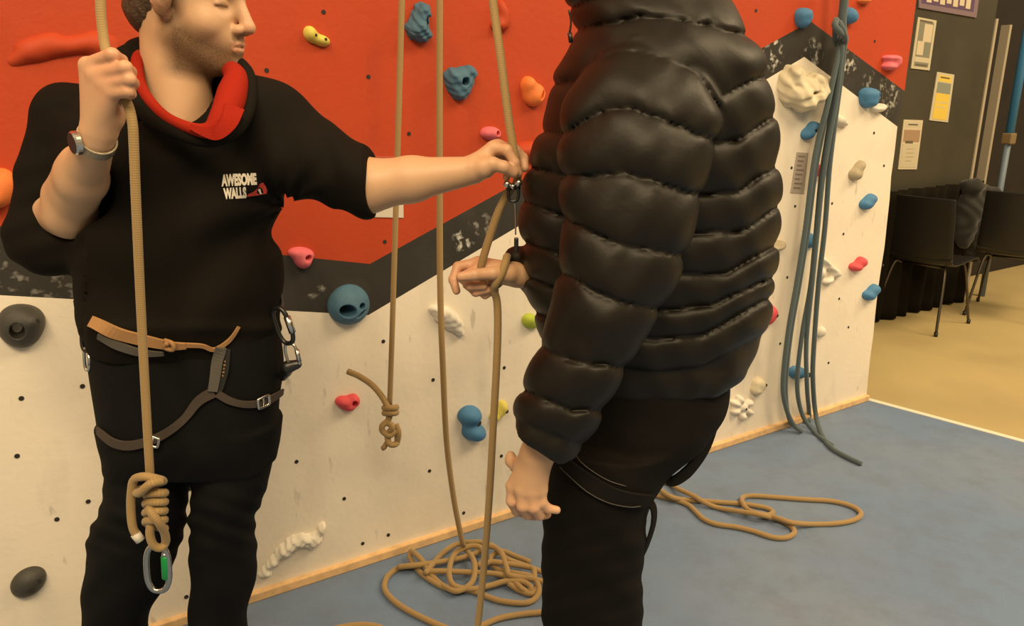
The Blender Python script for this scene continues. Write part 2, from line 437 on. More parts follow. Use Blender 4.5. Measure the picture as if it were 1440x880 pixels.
# ------------------------------------------------------------------ floor and mat
ZF = -0.045
E0 = F(1218, 562); E1 = F(1440, 622); ED = nrm(E1 - E0)
def floor_mats():
    m = mat('blue_mat_carpet', (0.15, 0.215, 0.345), 0.9, bump=0.5, bscale=260, var=0.35, vscale=1.6, spec=0.15, vcol=(0.19, 0.24, 0.33))
    nt = m.node_tree; b = nt.nodes['Principled BSDF']; tc = nt.nodes.new('ShaderNodeTexCoord')
    n = nt.nodes.new('ShaderNodeTexNoise'); n.inputs['Scale'].default_value = 7; n.inputs['Detail'].default_value = 9; n.inputs['Roughness'].default_value = .7
    nt.links.new(tc.outputs['Object'], n.inputs['Vector'])
    r = nt.nodes.new('ShaderNodeMapRange'); r.inputs[1].default_value = .45; r.inputs[2].default_value = .75; r.inputs[4].default_value = .5
    nt.links.new(n.outputs['Fac'], r.inputs[0])
    mx = nt.nodes.new('ShaderNodeMix'); mx.data_type = 'RGBA'; nt.links.new(r.outputs[0], mx.inputs[0])
    nt.links.new(nt.nodes['var'].outputs[2], mx.inputs[6]); mx.inputs[7].default_value = (.12, .14, .19, 1)
    nt.links.new(mx.outputs[2], b.inputs['Base Color'])
    w = mat('worn_yellow_wood_floor', (0.52, 0.41, 0.195), 0.45, bump=0.05, bscale=20, var=0.3, vscale=1.3, vcol=(0.40, 0.31, 0.15))
    return m, w
mm, mw = floor_mats()
bm = bmesh.new()
c1 = E0 + ED * 4.5; wl = wp(-1.7, 0)
poly = [E0, c1, c1 + np.array([0, -6, 0]), np.array([-3.2, -2.5, 0]), np.array([-3.2, wl[1], 0]), wl]
f = bm.faces.new([bm.verts.new((p[0], p[1], 0)) for p in poly])
r = bmesh.ops.extrude_face_region(bm, geom=[f]); bmesh.ops.translate(bm, verts=[x for x in r['geom'] if isinstance(x, bmesh.types.BMVert)], vec=(0, 0, ZF))
tag(bmobj('floor_mat', bm, mm), 'blue-grey carpeted safety matting in front of the climbing wall', None, kind='structure')
bm = bmesh.new(); box(bm, (2, 4, ZF - .03), (22, 20, .06))
tag(bmobj('floor', bm, mw), 'worn yellow wooden floor beyond the blue mat', None, kind='structure')
bm = bmesh.new(); mid = (E0 + c1) / 2; nrmE = np.array([-ED[1], ED[0], 0]); R = Matrix((ED, nrmE, (0, 0, 1))).transposed()
box(bm, mid + nrmE * .012 + np.array([0, 0, -.018]), (4.5, .028, .045), R, bev=.003)
tag(bmobj('trim_1', bm, mat('pale_edging', (.78, .72, .6), .5)), 'pale edging strip between blue mat and wooden floor', None, kind='structure')
# ------------------------------------------------------------------ climbing holds bolted on the wall
class Aff:
    def __init__(s, c, B, k=0.01, op='+'):
        s.c = np.array(c, float); s.B = np.array(B, float); s.I = np.linalg.inv(s.B); s.k, s.op = k, op; s.R = max(np.linalg.norm(s.B[:, i]) for i in range(3)) * 1.2
    def __call__(s, p):
        y = (p - s.c) @ s.I.T; k0 = np.linalg.norm(y, axis=1); g = np.linalg.norm(y @ s.I, axis=1) + 1e-9
        return k0 * (k0 - 1) / g
def jac(px, py):
    o = np.array(uv(px, py)); return np.stack([np.array(uv(px + 1, py)) - o, np.array(uv(px, py + 1)) - o], 1)
def hold_mat(name, c, rough=.7): return mat(name, c, rough, bump=.35, bscale=420, var=.25, vscale=25)
HC = dict(blue=hold_mat('blue_hold', (.06, .21, .42)), slate=hold_mat('slate_blue_hold', (.065, .165, .26)), pink=hold_mat('pink_hold', (.78, .16, .2)), redpink=hold_mat('coral_hold', (.72, .08, .10)),
          orange=hold_mat('orange_hold', (.85, .22, .05)), yellow=hold_mat('yellow_hold', (.72, .62, .12)), green=hold_mat('lime_hold', (.42, .52, .05)),
          grey=hold_mat('charcoal_hold', (.045, .043, .038), .5), beige=hold_mat('sand_hold', (.42, .36, .25)), cream=hold_mat('cream_hold', (.66, .59, .43)), white=hold_mat('white_hold', (.78, .73, .64)))
HM = M['hole']
def hold(cx, cy, prims, color, label, bolt=None, group=None, rough=0.0, name='climbing_hold', res=30, mt=None):
    """prims: (dx, dy, ra, rb, rot, depth in m, height off the wall, op); sizes measured on the wall's own plane"""
    J = jac(cx, cy); c0 = np.array(uv(cx, cy)); L = []
    size = 0
    for (dx, dy, ra, rb, rot, dep, off, op) in prims:
        r = math.radians(rot)
        e1 = J @ np.array([ra * math.cos(r), ra * math.sin(r)]); e2 = J @ np.array([-rb * math.sin(r), rb * math.cos(r)])
        c = c0 + J @ np.array([dx, dy]); w = lambda q: WU * q[0] + np.array([0, 0, q[1]])
        B = np.stack([w(e1), w(e2), WN * dep], 1)
        L.append(Aff(wp(c[0], c[1], off), B, .006 if op == '+' else .004, op)); 
        if op == '+': size = max(size, np.linalg.norm(e1), np.linalg.norm(e2))
    for q in L:
        if q.op == '+': q.k = size * .55
    def post(p, d):
        # '&' with the wall plane, then grain
        if rough:
            f = 6.28 / (size * 1.5)
            d = d + rough * (np.sin(p[:, 0] * f + 1) * np.sin(p[:, 2] * f * 1.2) + .6 * np.sin(p[:, 0] * f * 2.1 + p[:, 2] * f * 1.7) + .5 * np.sin(p[:, 1] * f * 2.7 - p[:, 2] * f * 2.3))
        return d
    class Clip:
        op, k, R, c = '&', 0, 1.0, wp(*c0)
        def __call__(s, p): return -((p - A0) @ WN) - 0.003
    L.append(Clip())
    o = sdf_mesh(name, Shape(L, post), max(size / res, .0012), mt or HC[color])
    recenter(o); tag(o, label, 'climbing hold' if name == 'climbing_hold' else 'relief', group)
    if bolt:
        for (dx, dy, r) in (bolt if isinstance(bolt, list) else [bolt]):
            q = c0 + J @ np.array([dx, dy]); p = wp(q[0], q[1], 0)
            # rest the bolt on the hold's skin
            T = BVHTree.FromPolygons([o.matrix_basis @ v.co if False else v.co + o.location for v in o.data.vertices], [tuple(f.vertices) for f in o.data.polygons])
            co, no, i, t = T.ray_cast(Vector(p + WN * .5), Vector(-WN))
            if co is None: continue
            rr = r * np.linalg.norm(J[:, 1]); V, Fs, U = tube_geo([np.array(co) - WN * .004, np.array(co) + WN * .0012], rr, 12)
            mesh('bolt', V, Fs, HM, o, smooth=False)
    return o
S = []
hold(28, 458, [(0, 0, 33, 30, 20, .045, 0, '+'), (16, -10, 16, 14, 0, .05, 0, '+'), (-4, 2, 11, 11, 0, .06, .045, '-')], 'grey', 'large charcoal climbing hold with a deep round hole at the left edge', (24, -13, 3))
hold(40, 817, [(0, 0, 28, 18, -32, .035, 0, '+')], 'grey', 'charcoal oval pebble climbing hold low on the white panel at far left', [(4, 3, 4), (14, -8, 3)])
hold(0, 262, [(0, 0, 26, 26, 0, .05, 0, '+'), (-12, 14, 22, 16, 0, .05, 0, '+')], 'orange', 'orange climbing hold at the left edge behind the black sleeve')
hold(445, 51, [(-9, -3, 9, 12, -25, .028, 0, '+'), (6, 6, 13, 8, 20, .026, 0, '+'), (10, -14, 15, 8, 35, .03, .015, '-')], 'yellow', 'small yellow kidney shaped climbing hold on the red wall', [(-5, -1, 2), (9, 5, 2.2)])
hold(587, 30, [(3, -10, 12, 17, 15, .05, 0, '+'), (-3, 10, 15, 16, 0, .055, 0, '+'), (6, 20, 12, 9, 0, .04, 0, '+'), (8, 3, 5, 11, 10, .04, .055, '-')], 'slate', 'tall slate blue climbing hold near the top of the red wall beside the rope', None, rough=.0018)
hold(645, 115, [(0, 0, 18, 21, 10, .045, 0, '+'), (12, -13, 10, 9, 0, .04, 0, '+'), (-13, -8, 8, 8, 0, .04, 0, '+'), (1, 16, 9, 9, 0, .035, 0, '+'), (1, 0, 5.5, 6, 0, .05, .05, '-')], 'slate', 'slate blue lumpy climbing hold with a deep centre hole on the red wall', (1, 0, 3), rough=.0015)
hold(747, 130, [(2, 3, 14, 17, 10, .045, 0, '+'), (-7, -12, 8, 11, 15, .04, 0, '+'), (8, 3, 3, 8, 25, .03, .045, '-')], 'orange', 'orange teardrop climbing hold on the red wall beside the puffer jacket')
hold(688, 187, [(-2, 0, 11, 9, 0, .03, 0, '+'), (6, 1, 8, 8, 0, .03, 0, '+'), (7, 0, 3, 3.5, 0, .03, .03, '-')], 'pink', 'small pink climbing hold above the reaching hand', (7, 0, 2.5))
hold(424, 361, [(-1, -5, 18, 9, 5, .035, 0, '+'), (1, 5, 11, 11, 0, .04, 0, '+'), (5, -1, 5, 4, -20, .03, .04, '-')], 'pink', 'pink pocket climbing hold where red meets the black band', (5, -1, 3))
hold(490, 428, [(3, -2, 26, 26, 0, .04, 0, '+'), (-5, 3, 23, 22, 0, .06, 0, '+'), (-9, 4, 11, 9, 0, .07, .06, '-'), (12, -2, 5, 4.5, -20, .05, .055, '-'), (12, 8, 10, 2.5, -35, .03, .055, '-')], 'slate', 'large round slate blue climbing hold with two holes on the edge of the black band', [(-9, 4, 6), (12, -2, 3)], res=42)
hold(488, 565, [(-6, -1, 11, 8, 0, .032, 0, '+'), (8, -3, 9, 9, 0, .03, 0, '+'), (0, 5, 9, 7, 0, .03, 0, '+'), (7, -1, 3.5, 4, 20, .03, .03, '-')], 'redpink', 'coral pink climbing hold left of the knotted rope on the white panel', (7, -1, 2.8))
hold(662, 594, [(-3, -11, 16, 13, -20, .05, 0, '+'), (3, 12, 16, 13, 0, .05, 0, '+'), (8, -3, 4, 3, 0, .04, .05, '-')], 'blue', 'bright blue figure-eight shaped climbing hold in the middle of the white panel', (4, -4, 4))
hold(746, 452, [(0, 0, 11, 10, 0, .03, 0, '+'), (-4, -4, 7, 6, 0, .03, 0, '+')], 'green', 'lime green climbing hold half hidden by the jacket sleeve')
hold(700, 577, [(5, -5, 7, 10, 10, .03, 0, '+'), (-6, 8, 6, 7, 20, .028, 0, '+'), (0, 2, 6, 8, 30, .025, 0, '+')], 'yellow', 'yellow-green climbing hold behind the vertical gold rope', (7, -2, 2.5))
hold(1127, 24, [(0, -2, 10, 11, 0, .05, 0, '+'), (-2, 8, 6, 8, 0, .04, 0, '+'), (5, -2, 4, 7, 20, .03, .05, '-')], 'blue', 'blue climbing hold on the peak of the black band', (5, 0, 2))
hold(1189, 22, [(0, 0, 8, 12, 10, .05, 0, '+'), (3, 5, 6, 6, 0, .04, 0, '+')], 'blue', 'blue climbing hold behind the hitch of the hanging blue-grey rope')
hold(1249, 88, [(2, -6, 11, 4.5, 5, .04, 0, '+'), (-2, 6, 8, 5, 5, .04, 0, '+'), (7, 0, 4, 6, 0, .03, 0, '+')], 'pink', 'small pink two-bar climbing hold at the right end of the red wall')
hold(1219, 136, [(0, -3, 12, 10, 0, .055, 0, '+'), (-2, 8, 8, 8, 0, .05, 0, '+'), (6, 0, 4, 6, -20, .03, .06, '-')], 'blue', 'blue climbing hold above the right shoulder of the white peak', (6, 0, 2.2))
hold(1137, 183, [(4, -4, 7, 9, 30, .04, 0, '+'), (-4, 5, 7, 9, 30, .04, 0, '+')], 'blue', 'tilted oval blue climbing hold left of the hanging blue-grey rope', (0, 0, 2))
hold(1218, 283, [(3, -3, 6, 9, 35, .04, 0, '+'), (-3, 4, 7, 8, 35, .04, 0, '+')], 'blue', 'tilted oval blue climbing hold below the sand coloured hold near the wall end')
hold(1223, 410, [(3, -3, 6, 9, 35, .04, 0, '+'), (-4, 5, 7, 7, 35, .04, 0, '+')], 'blue', 'blue climbing hold lowest beside the wall end, under the coral one')
hold(1203, 239, [(3, -5, 5, 10, 30, .035, 0, '+'), (-3, 6, 7, 9, 15, .04, 0, '+')], 'beige', 'sand coloured elongated climbing hold right of the hanging blue-grey rope')
hold(1153, 240, [(0, 0, 6, 9, 0, .035, 0, '+')], 'redpink', 'small coral climbing hold hidden behind the hanging blue-grey rope strands')
hold(1137, 337, [(0, 0, 8, 10, 0, .03, 0, '+'), (-2, 4, 6, 6, 0, .03, 0, '+')], 'blue', 'blue climbing hold between the strands halfway down the hanging rope')
hold(1089, 345, [(0, 2, 11, 5, -25, .04, 0, '+'), (5, -2, 5, 4, -30, .03, 0, '+')], 'beige', 'small brown-beige climbing hold beside the back of the puffer jacket')
hold(1204, 371, [(4, -3, 6, 8, 25, .04, 0, '+'), (-4, 4, 7, 6, 0, .04, 0, '+')], 'redpink', 'coral red climbing hold between two blue ones near the wall end')
hold(1075, 441, [(0, 2, 9, 14, 0, .045, 0, '+'), (4, -4, 7, 10, 0, .05, 0, '+')], 'redpink', 'coral red rounded climbing hold beside the back of the jacket', (5, -1, 2))
hold(1119, 523, [(-2, 0, 9, 9, 0, .04, 0, '+'), (6, -1, 6, 5, 0, .05, 0, '+')], 'blue', 'blue climbing hold low behind the strands of the hanging rope', (7, 0, 3))
hold(1065, 541, [(0, -2, 8, 10, 15, .04, 0, '+'), (-4, 7, 6, 6, 0, .035, 0, '+')], 'cream', 'small cream pebble climbing hold above the white star hold', (3, -3, 2))
hold(1042, 572, [(0, 0, 6, 6, 0, .03, 0, '+')] + [(11 * math.cos(a), 12 * math.sin(a), 6, 4.5, math.degrees(a), .03, 0, '+') for a in (-1.9, -.6, .5, 1.6, 2.7, 3.6)], 'white', 'white star shaped climbing hold low on the panel behind the hanging strap', (0, 0, 1.5))
hold(1162, 382, [(-4, -14, 9, 3.5, 50, .03, 0, '+'), (6, -4, 9, 4, 35, .03, 0, '+'), (-8, 2, 4, 8, 10, .025, 0, '+'), (0, 12, 8, 4, -30, .03, 0, '+'), (12, 2, 6, 5, 0, .03, 0, '+')], 'white', 'white branching climbing hold behind the rightmost strand of the hanging rope')
hold(1153, 466, [(0, 0, 4, 8, 20, .03, 0, '+')], 'white', 'tiny white climbing hold beside the rightmost strand of the hanging rope')
hold(1181, 172, [(0, 0, 9, 5, 25, .03, 0, '+'), (-3, -4, 5, 5, 0, .03, 0, '+')], 'white', 'small white climbing hold right of the strands under the white peak')
hold(1231, 153, [(0, 0, 8, 5, -5, .035, 0, '+'), (6, -3, 5, 4, -5, .03, 0, '+')], 'white', 'small white climbing hold under the blue one by the black band')
hold(1213, 1, [(0, 0, 8, 5, 0, .03, 0, '+')], 'orange', 'small brown-orange climbing hold at the top edge above the pink one')
hold(1122, 122, [(-14, -14, 12, 17, 20, .07, 0, '+'), (-10, 10, 18, 16, 0, .09, 0, '+'), (10, 0, 18, 10, -15, .08, 0, '+'), (18, -8, 12, 9, 0, .07, 0, '+'), (14, 14, 15, 9, -20, .09, 0, '+'), (-2, 24, 12, 9, 0, .08, 0, '+'), (6, 8, 5, 4, 0, .05, .1, '-')],
     'cream', 'big cream rock shaped climbing volume under the white peak', None, rough=.004, res=48)
hold(628, 448, [(-8, -10, 18, 8, 15, .028, 0, '+'), (6, 0, 17, 7, 38, .035, 0, '+'), (15, 14, 12, 6, 62, .03, 0, '+'), (-2, 4, 16, 7, 35, .02, 0, '+')], 'white', 'white sloping wedge climbing hold behind the gold rope', None, rough=.0012)
# relief features moulded in the wall's own paint
hold(415, 770, [(36, -28, 10, 5, -65, .03, 0, '+'), (24, -12, 13, 8, -40, .035, 0, '+'), (4, -12, 16, 8, -12, .03, 0, '+'), (-14, 0, 17, 8, -35, .035, 0, '+'), (-32, 18, 13, 6, -45, .028, 0, '+'), (-42, 34, 9, 6, -30, .022, 0, '+')],
     'white', 'long jagged white relief ridge low on the white panel beside the black trousers', None, name='wall_relief', rough=.0018, res=44)
hold(105, 75, [(-5, -12, 66, 13, -6, .028, -.012, '+'), (52, 6, 34, 12, 40, .028, -.012, '+'), (-60, 0, 34, 10, -28, .024, -.014, '+'), (10, 22, 50, 16, 14, .03, .03, '-')],
     'red', 'red moulded ridge curving out of the red wall left of the raised fist', None, name='wall_relief', rough=.001, res=60, mt=M['w_red'])
hold(703, 28, [(2, -8, 8, 22, -12, .03, 0, '+'), (-4, 8, 10, 9, 0, .03, 0, '+')], 'red', 'small red pointed relief near the top behind the slanting rope', None, name='wall_relief', mt=M['w_red'])
hold(738, 213, [(0, 0, 22, 9, 3, .035, 0, '+'), (8, -4, 18, 9, 0, .03, 0, '+')], 'red', 'small red ledge relief behind the reaching fingertips', None, name='wall_relief', mt=M['w_red'])

# paper sheets pinned on the wall
def sheet(corners, thick, mats, bands, label, name='paper_sheet', plane=W, N_=None, cat='sign'):
    """corners in order TL TR BR BL on the plane; bands = (u0, v0, u1, v1, material index)"""
    c = [plane(*q) for q in corners]; N_ = WN if N_ is None else N_
    bil = lambda u, v, o=0: (c[0] * (1 - u) + c[1] * u) * (1 - v) + (c[3] * (1 - u) + c[2] * u) * v + N_ * o
    bm = bmesh.new()
    def slab(u0, v0, u1, v1, o0, o1, mi):
        vs = [bm.verts.new(tuple(bil(u, v, o))) for o in (o0, o1) for u, v in ((u0, v0), (u1, v0), (u1, v1), (u0, v1))]
        for f in ((0, 1, 2, 3), (7, 6, 5, 4), (0, 4, 5, 1), (1, 5, 6, 2), (2, 6, 7, 3), (3, 7, 4, 0)):
            bm.faces.new([vs[i] for i in f]).material_index = mi
    slab(0, 0, 1, 1, .0005, thick, 0)
    for i, (u0, v0, u1, v1, mi) in enumerate(bands): slab(u0, v0, u1, v1, thick, thick + .0008 + .0002 * i, mi)
    return tag(bmobj(name, bm, mats), label, cat)
paper = mat('paper', (.62, .56, .48), .6); ink = mat('faded_ink', (.22, .17, .16), .7); redink = mat('red_ink', (.45, .08, .06), .7)
sheet([(521, 220), (566, 221), (567, 306), (522, 305)], .003, [paper, redink, ink], [(.0, .0, 1, .06, 1), (.1, .12, .9, .16, 2), (.1, .20, .8, .23, 2), (.1, .7, .9, .72, 2)], 'white notice card with a red stripe, behind the outstretched forearm')
greysheet = mat('grey_paper', (.42, .36, .31), .6)
sheet([(1120, 214), (1136, 215), (1130, 272), (1111, 271)], .003, [greysheet, ink], [(.15, .08 + .11 * i, .75 - .1 * (i % 3), .11 + .11 * i, 1) for i in range(8)], 'grey printed paper sheet on the white peak beside the hanging rope')
# ------------------------------------------------------------------ dark partition with posters, behind the wall's end
Q0 = F(1236, 446, ZF); QD = WU.copy(); QN = np.array([QD[1], -QD[0], 0.0])
if QN @ (CAMP - Q0) < 0: QN = -QN
def Qp(px, py, off=0.0):
    d = ray(px, py); o = Q0 + QN * off; return CAMP + d * (((o - CAMP) @ QN) / (d @ QN))
RQ = Matrix((QD, QN, (0, 0, 1))).transposed()
def qu(p): return (p - Q0) @ QD
def qslab(name, u0, u1, z0, z1, th, m, off=0.0, bev=0, parent=None):
    bm = bmesh.new(); c = Q0 + QD * (u0 + u1) / 2 + QN * (off - th / 2); box(bm, (c[0], c[1], (z0 + z1) / 2), (u1 - u0, th, z1 - z0), RQ, bev=bev)
    return bmobj(name, bm, m, parent)
olive = mat('dark_olive_panel', (.050, .044, .026), .6, bump=.1, bscale=30, var=.3, vscale=3)
vdark = mat('near_black_panel', (.012, .010, .008), .7, var=.4, vscale=6)
u_end = qu(Qp(1381, 140)); zt = Qp(1396, 26)[2]; zfl = ZF
p = qslab('wall_partition', -2.4, u_end, zfl, zt + .55, .05, olive); tag(p, 'dark olive partition wall with posters', None, kind='structure')
grey_metal = mat('worn_grey_metal', (.46, .40, .30), .5, .2)
u2 = qu(Qp(1403, 140))
tag(qslab('wall_recess', u_end + .03, u2 + .02, zfl, zt + 1.2, .05, vdark, off=-.12), 'near-black recess beside the poster partition', None, kind='structure')
tag(qslab('trim_2', u_end, u_end + .028, zfl, zt, .05, grey_metal, off=.01), 'pale metal edge strip on the right end of the poster partition', None, kind='structure')
tag(qslab('trim_3', u2, u2 + .03, zfl, zt - .03, .06, grey_metal, off=.0), 'wider pale metal upright right of the recess', None, kind='structure')
brn = mat('dark_brown_panel', (.016, .010, .006), .7, var=.4, vscale=5)
tag(qslab('wall_side', u2 + .03, u2 + 9.0, zfl, zt + 1.2, .05, brn, off=-.35), 'dark brown wall far at the right edge', None, kind='structure')
# blue post with its bracket
bp = mat('blue_paint', (.045, .23, .52), .4); bpg = mat('blue_grey_paint', (.13, .18, .24), .5)
pt, pb = Qp(1437, 0), Qp(1412, 190); 
root = empty('post', (pb[0], pb[1], zfl)); tag(root, 'round blue painted post with a brass coloured clamp at far right', 'post')
ub = qu(Qp(1409, 180)); pc = Q0 + QD * ub + QN * .06
V, Fs, U = tube_geo([np.array([pc[0], pc[1], pb[2]]), np.array([pc[0], pc[1], pt[2] + .6])], .029, 20); mesh('upper_post', V, Fs, bp, root)
V, Fs, U = tube_geo([np.array([pc[0], pc[1], zfl]), np.array([pc[0], pc[1], pb[2]])], .022, 20); mesh('lower_post', V, Fs, bpg, root)
bm = bmesh.new(); box(bm, (pc[0], pc[1], pb[2] - .02), (.075, .075, .08), RQ, bev=.01); bmobj('clamp', bm, mat('brass_brown', (.28, .2, .1), .5, .4), root)
# posters
cream = mat('poster_cream', (.55, .50, .36), .5); pyel = mat('poster_yellow', (.72, .53, .08), .5); pgrey = mat('poster_grey', (.22, .22, .17), .5)
pbrown = mat('poster_brown', (.36, .24, .15), .5); ppale = mat('poster_pale', (.60, .52, .38), .5); pdk = mat('poster_dark', (.12, .10, .06), .5); pslate = mat('poster_slate', (.24, .26, .22), .5)
qpl = lambda a, b: Qp(a, b)
sheet([(1290, 24), (1316, 29), (1306, 99), (1280, 96)], .006, [cream, pgrey, ppale, pdk],
      [(.12, .06, .88, .95, 1), (.4, .10, .85, .45, 2), (.15, .45, .5, .72, 2), (.12, .76, .88, .86, 0), (.2, .90, .8, .93, 3), (.12, .04, .8, .07, 3)], 'grey and cream framed poster highest on the dark partition', 'poster', qpl, QN, 'poster')
sheet([(1317, 101), (1341, 105), (1332, 172), (1306, 169)], .006, [cream, pyel, pslate, pdk],
      [(.15, .05, .85, .18, 1), (.22, .08, .75, .11, 3), (.12, .20, .88, .42, 2), (.12, .42, .88, .96, 1), (.2, .60, .8, .62, 0), (.2, .7, .7, .72, 0)], 'yellow poster with a grey picture band, rightmost on the dark partition', 'poster', qpl, QN, 'poster')
sheet([(1270, 168), (1297, 169), (1288, 238), (1262, 238)], .006, [ppale, pbrown, cream, pdk],
      [(.1, .04, .9, .14, 2), (.25, .08, .75, .11, 3), (.08, .2, .92, .44, 1), (.2, .42, .6, .47, 3), (.08, .48, .92, .96, 2), (.3, .58, .7, .59, 1), (.3, .66, .7, .67, 1), (.3, .74, .7, .75, 1), (.3, .82, .6, .83, 1)], 'cream poster with brown picture band, lowest beside the climbing wall', 'poster', qpl, QN, 'poster')
purple = mat('purple_banner_cloth', (.10, .055, .12), .6); plil = mat('lilac_edge', (.20, .14, .17), .6)
sheet([(1292, -60), (1381, -48), (1371, 25), (1290, 11)], .01, [plil, purple, ppale], [(.04, .03, .93, .90, 1)] + [(.12 + .11 * i, .25, .20 + .11 * i, .86 - .04 * (i % 2), 2) for i in range(7)], 'purple banner with cream lettering along the top of the partition', 'banner', qpl, QN, 'banner')

# black curtain along the foot of the partition
ua, ubb = qu(Qp(1232, 430)), qu(Qp(1345, 425)); zt_c = Qp(1290, 262)[2]
V, Fs = [], []; nx, nz = 160, 14
for j in range(nz + 1):
    z = zfl + .01 + (zt_c - zfl - .01) * j / nz
    for i in range(nx + 1):
        t = i / nx; u = ua - .4 + (ubb - ua + .4) * t
        o = .07 + .025 * math.sin(t * 62 + .5 * math.sin(t * 9)) * (1.1 - .3 * j / nz) + .012 * math.sin(t * 23 + j * .15)
        p_ = Q0 + QD * u + QN * o; V.append((p_[0], p_[1], z + (0.006 * math.sin(t * 40) if j == 0 else 0)))
for j in range(nz):
    for i in range(nx): a = j * (nx + 1) + i; Fs.append((a, a + 1, a + nx + 2, a + nx + 1))
cu = mesh('curtain', V, Fs, mat('black_brown_curtain', (.010, .008, .005), .95, spec=.1)); sm = cu.modifiers.new('s', 'SOLIDIFY'); sm.thickness = .006
tag(cu, 'black pleated curtain hanging to the wooden floor under the posters', 'curtain')

# ------------------------------------------------------------------ chairs
def make_chair(loc, yaw, label, seat_h=.45, back_h=.88, w=.44):
    root = empty('stacking_chair', (loc[0], loc[1], zfl)); root.rotation_euler = (0, 0, yaw)
    m = M.setdefault('chair_shell', mat('black_plastic_shell', (.012, .011, .01), .38)); lm = M.setdefault('chair_leg', mat('dark_steel_tube', (.10, .085, .065), .35, .8))
    # shell profile (y back = +): seat front at -0.2, back at +0.2
    prof = cr([(-.22, seat_h - .03), (-.20, seat_h), (-.05, seat_h - .005), (.12, seat_h - .012), (.19, seat_h + .02), (.215, seat_h + .12), (.235, seat_h + .28), (.26, back_h)], 6)
    for nm, sel in (('seat', slice(0, 26)), ('backrest', slice(25, None))):
        pr = prof[sel]; V, Fs = [], []; n = 13
        for k, (y, z) in enumerate(pr):
            for i in range(n):
                t = i / (n - 1) * 2 - 1; x = t * w / 2 * (1 if nm == 'seat' else 1 - .06 * k / len(pr))
                cup = .018 * t * t
                V.append((x, y - (cup if nm == 'backrest' else 0), z + (cup * .6 if nm == 'seat' else 0)))
        for k in range(len(pr) - 1):
            for i in range(n - 1): a = k * n + i; Fs.append((a, a + 1, a + n + 1, a + n))
        o = mesh(nm, V, Fs, m); o.parent = root
        s = o.modifiers.new('s', 'SOLIDIFY'); s.thickness = .012; s.offset = 0; b = o.modifiers.new('b', 'BEVEL'); b.width = .004; b.segments = 2
    for sx in (-1, 1):
        for sy in (-1, 1):
            a = np.array([sx * .13, sy * .12 - .01, seat_h - .03]); b = np.array([sx * .17, sy * .15, seat_h - .06]); c = np.array([sx * .215, sy * .24 + .01, 0.008])
            V, Fs, U = tube_geo(cr([a, b, c], 6), .009, 10); o = mesh('leg', V, Fs, lm); o.parent = root
            V, Fs, U = tube_geo([c + np.array([0, 0, -.008]), c + np.array([0, 0, .02])], .012, 10); f = mesh('rubber_foot', V, Fs, m); f.parent = o
    V, Fs, U = tube_geo([(-.13, -.13, seat_h - .03), (.13, -.13, seat_h - .03)], .008, 8); o = mesh('seat_frame', V, Fs, lm); o.parent = root
    V, Fs, U = tube_geo([(-.13, .11, seat_h - .03), (.13, .11, seat_h - .03)], .008, 8); o = mesh('seat_frame', V, Fs, lm); o.parent = root
    tag(root, label, 'chair', 'black plastic stacking chairs on the wooden floor'); return root
def chair_at(px, py, yaw, label):        # px,py = middle of the chair on the floor
    q = F(px, py, zfl); return make_chair(q, yaw, label)
chair_at(1294, 453, math.radians(128), 'black plastic chair with thin metal legs, its back turned, in front of the curtain')
chair_at(1414, 440, math.radians(140), 'black plastic chair at the right edge of the view, back turned')
# dark jacket heaped on the chair
g = []
for (a, b_, r1, r2, yo) in ((1362, 262, 14, 9, .0), (1378, 274, 20, 12, .02), (1392, 292, 18, 14, 0), (1360, 292, 18, 20, 0), (1372, 320, 22, 26, 0), (1352, 315, 14, 30, 0), (1398, 318, 14, 18, 0), (1372, 350, 22, 16, 0)):
    q = Qp(a + 6, b_, .12 + yo); s_ = np.linalg.norm(q - CAMP) / FPX; g.append(Ell(q, (r1 * s_, .07, r2 * s_), k=.04))
def folds(p, d): return d + .008 * np.sin(p[:, 0] * 45 + 3 * np.sin(p[:, 2] * 18)) * np.sin(p[:, 2] * 30 + p[:, 0] * 20)
o = sdf_mesh('folded_coat', Shape(g, folds), .009, mat('charcoal_cloth', (.018, .017, .014), .9, sheen=.2)); recenter(o)
tag(o, 'charcoal coat heaped over the seats between the two black chairs', 'coat')

# ------------------------------------------------------------------ light: ceiling lamps of the hall, warm
w = bpy.data.worlds.new('world'); scene.world = w; w.use_nodes = True
w.node_tree.nodes['Background'].inputs[0].default_value = (1.0, .765, .46, 1); w.node_tree.nodes['Background'].inputs[1].default_value = .32
def lamp(name, loc, size, power, col=(1, .755, .44), rot=(0, 0, 0)):
    l = bpy.data.lights.new(name, 'AREA'); l.shape = 'RECTANGLE'; l.size, l.size_y = size; l.energy = power; l.color = col
    o = bpy.data.objects.new(name, l); COL.objects.link(o); o.location = loc; o.rotation_euler = rot; return o
lamp('ceiling_lamp', (0.2, -1.6, 4.2), (3.0, 1.2), 170, rot=(math.radians(22), 0, 0))
lamp('ceiling_lamp', (3.2, 1.0, 4.6), (2.0, 2.0), 150)
lamp('ceiling_lamp', (5.5, 3.6, 4.6), (2.0, 2.0), 190)
lamp('ceiling_lamp', (-1.6, -0.2, 4.2), (1.2, 2.0), 40)
scene.view_settings.view_transform = 'Standard'; scene.view_settings.look = 'None'; scene.view_settings.gamma = 1; scene.view_settings.exposure = 0.3
scene.view_settings.use_curve_mapping = False
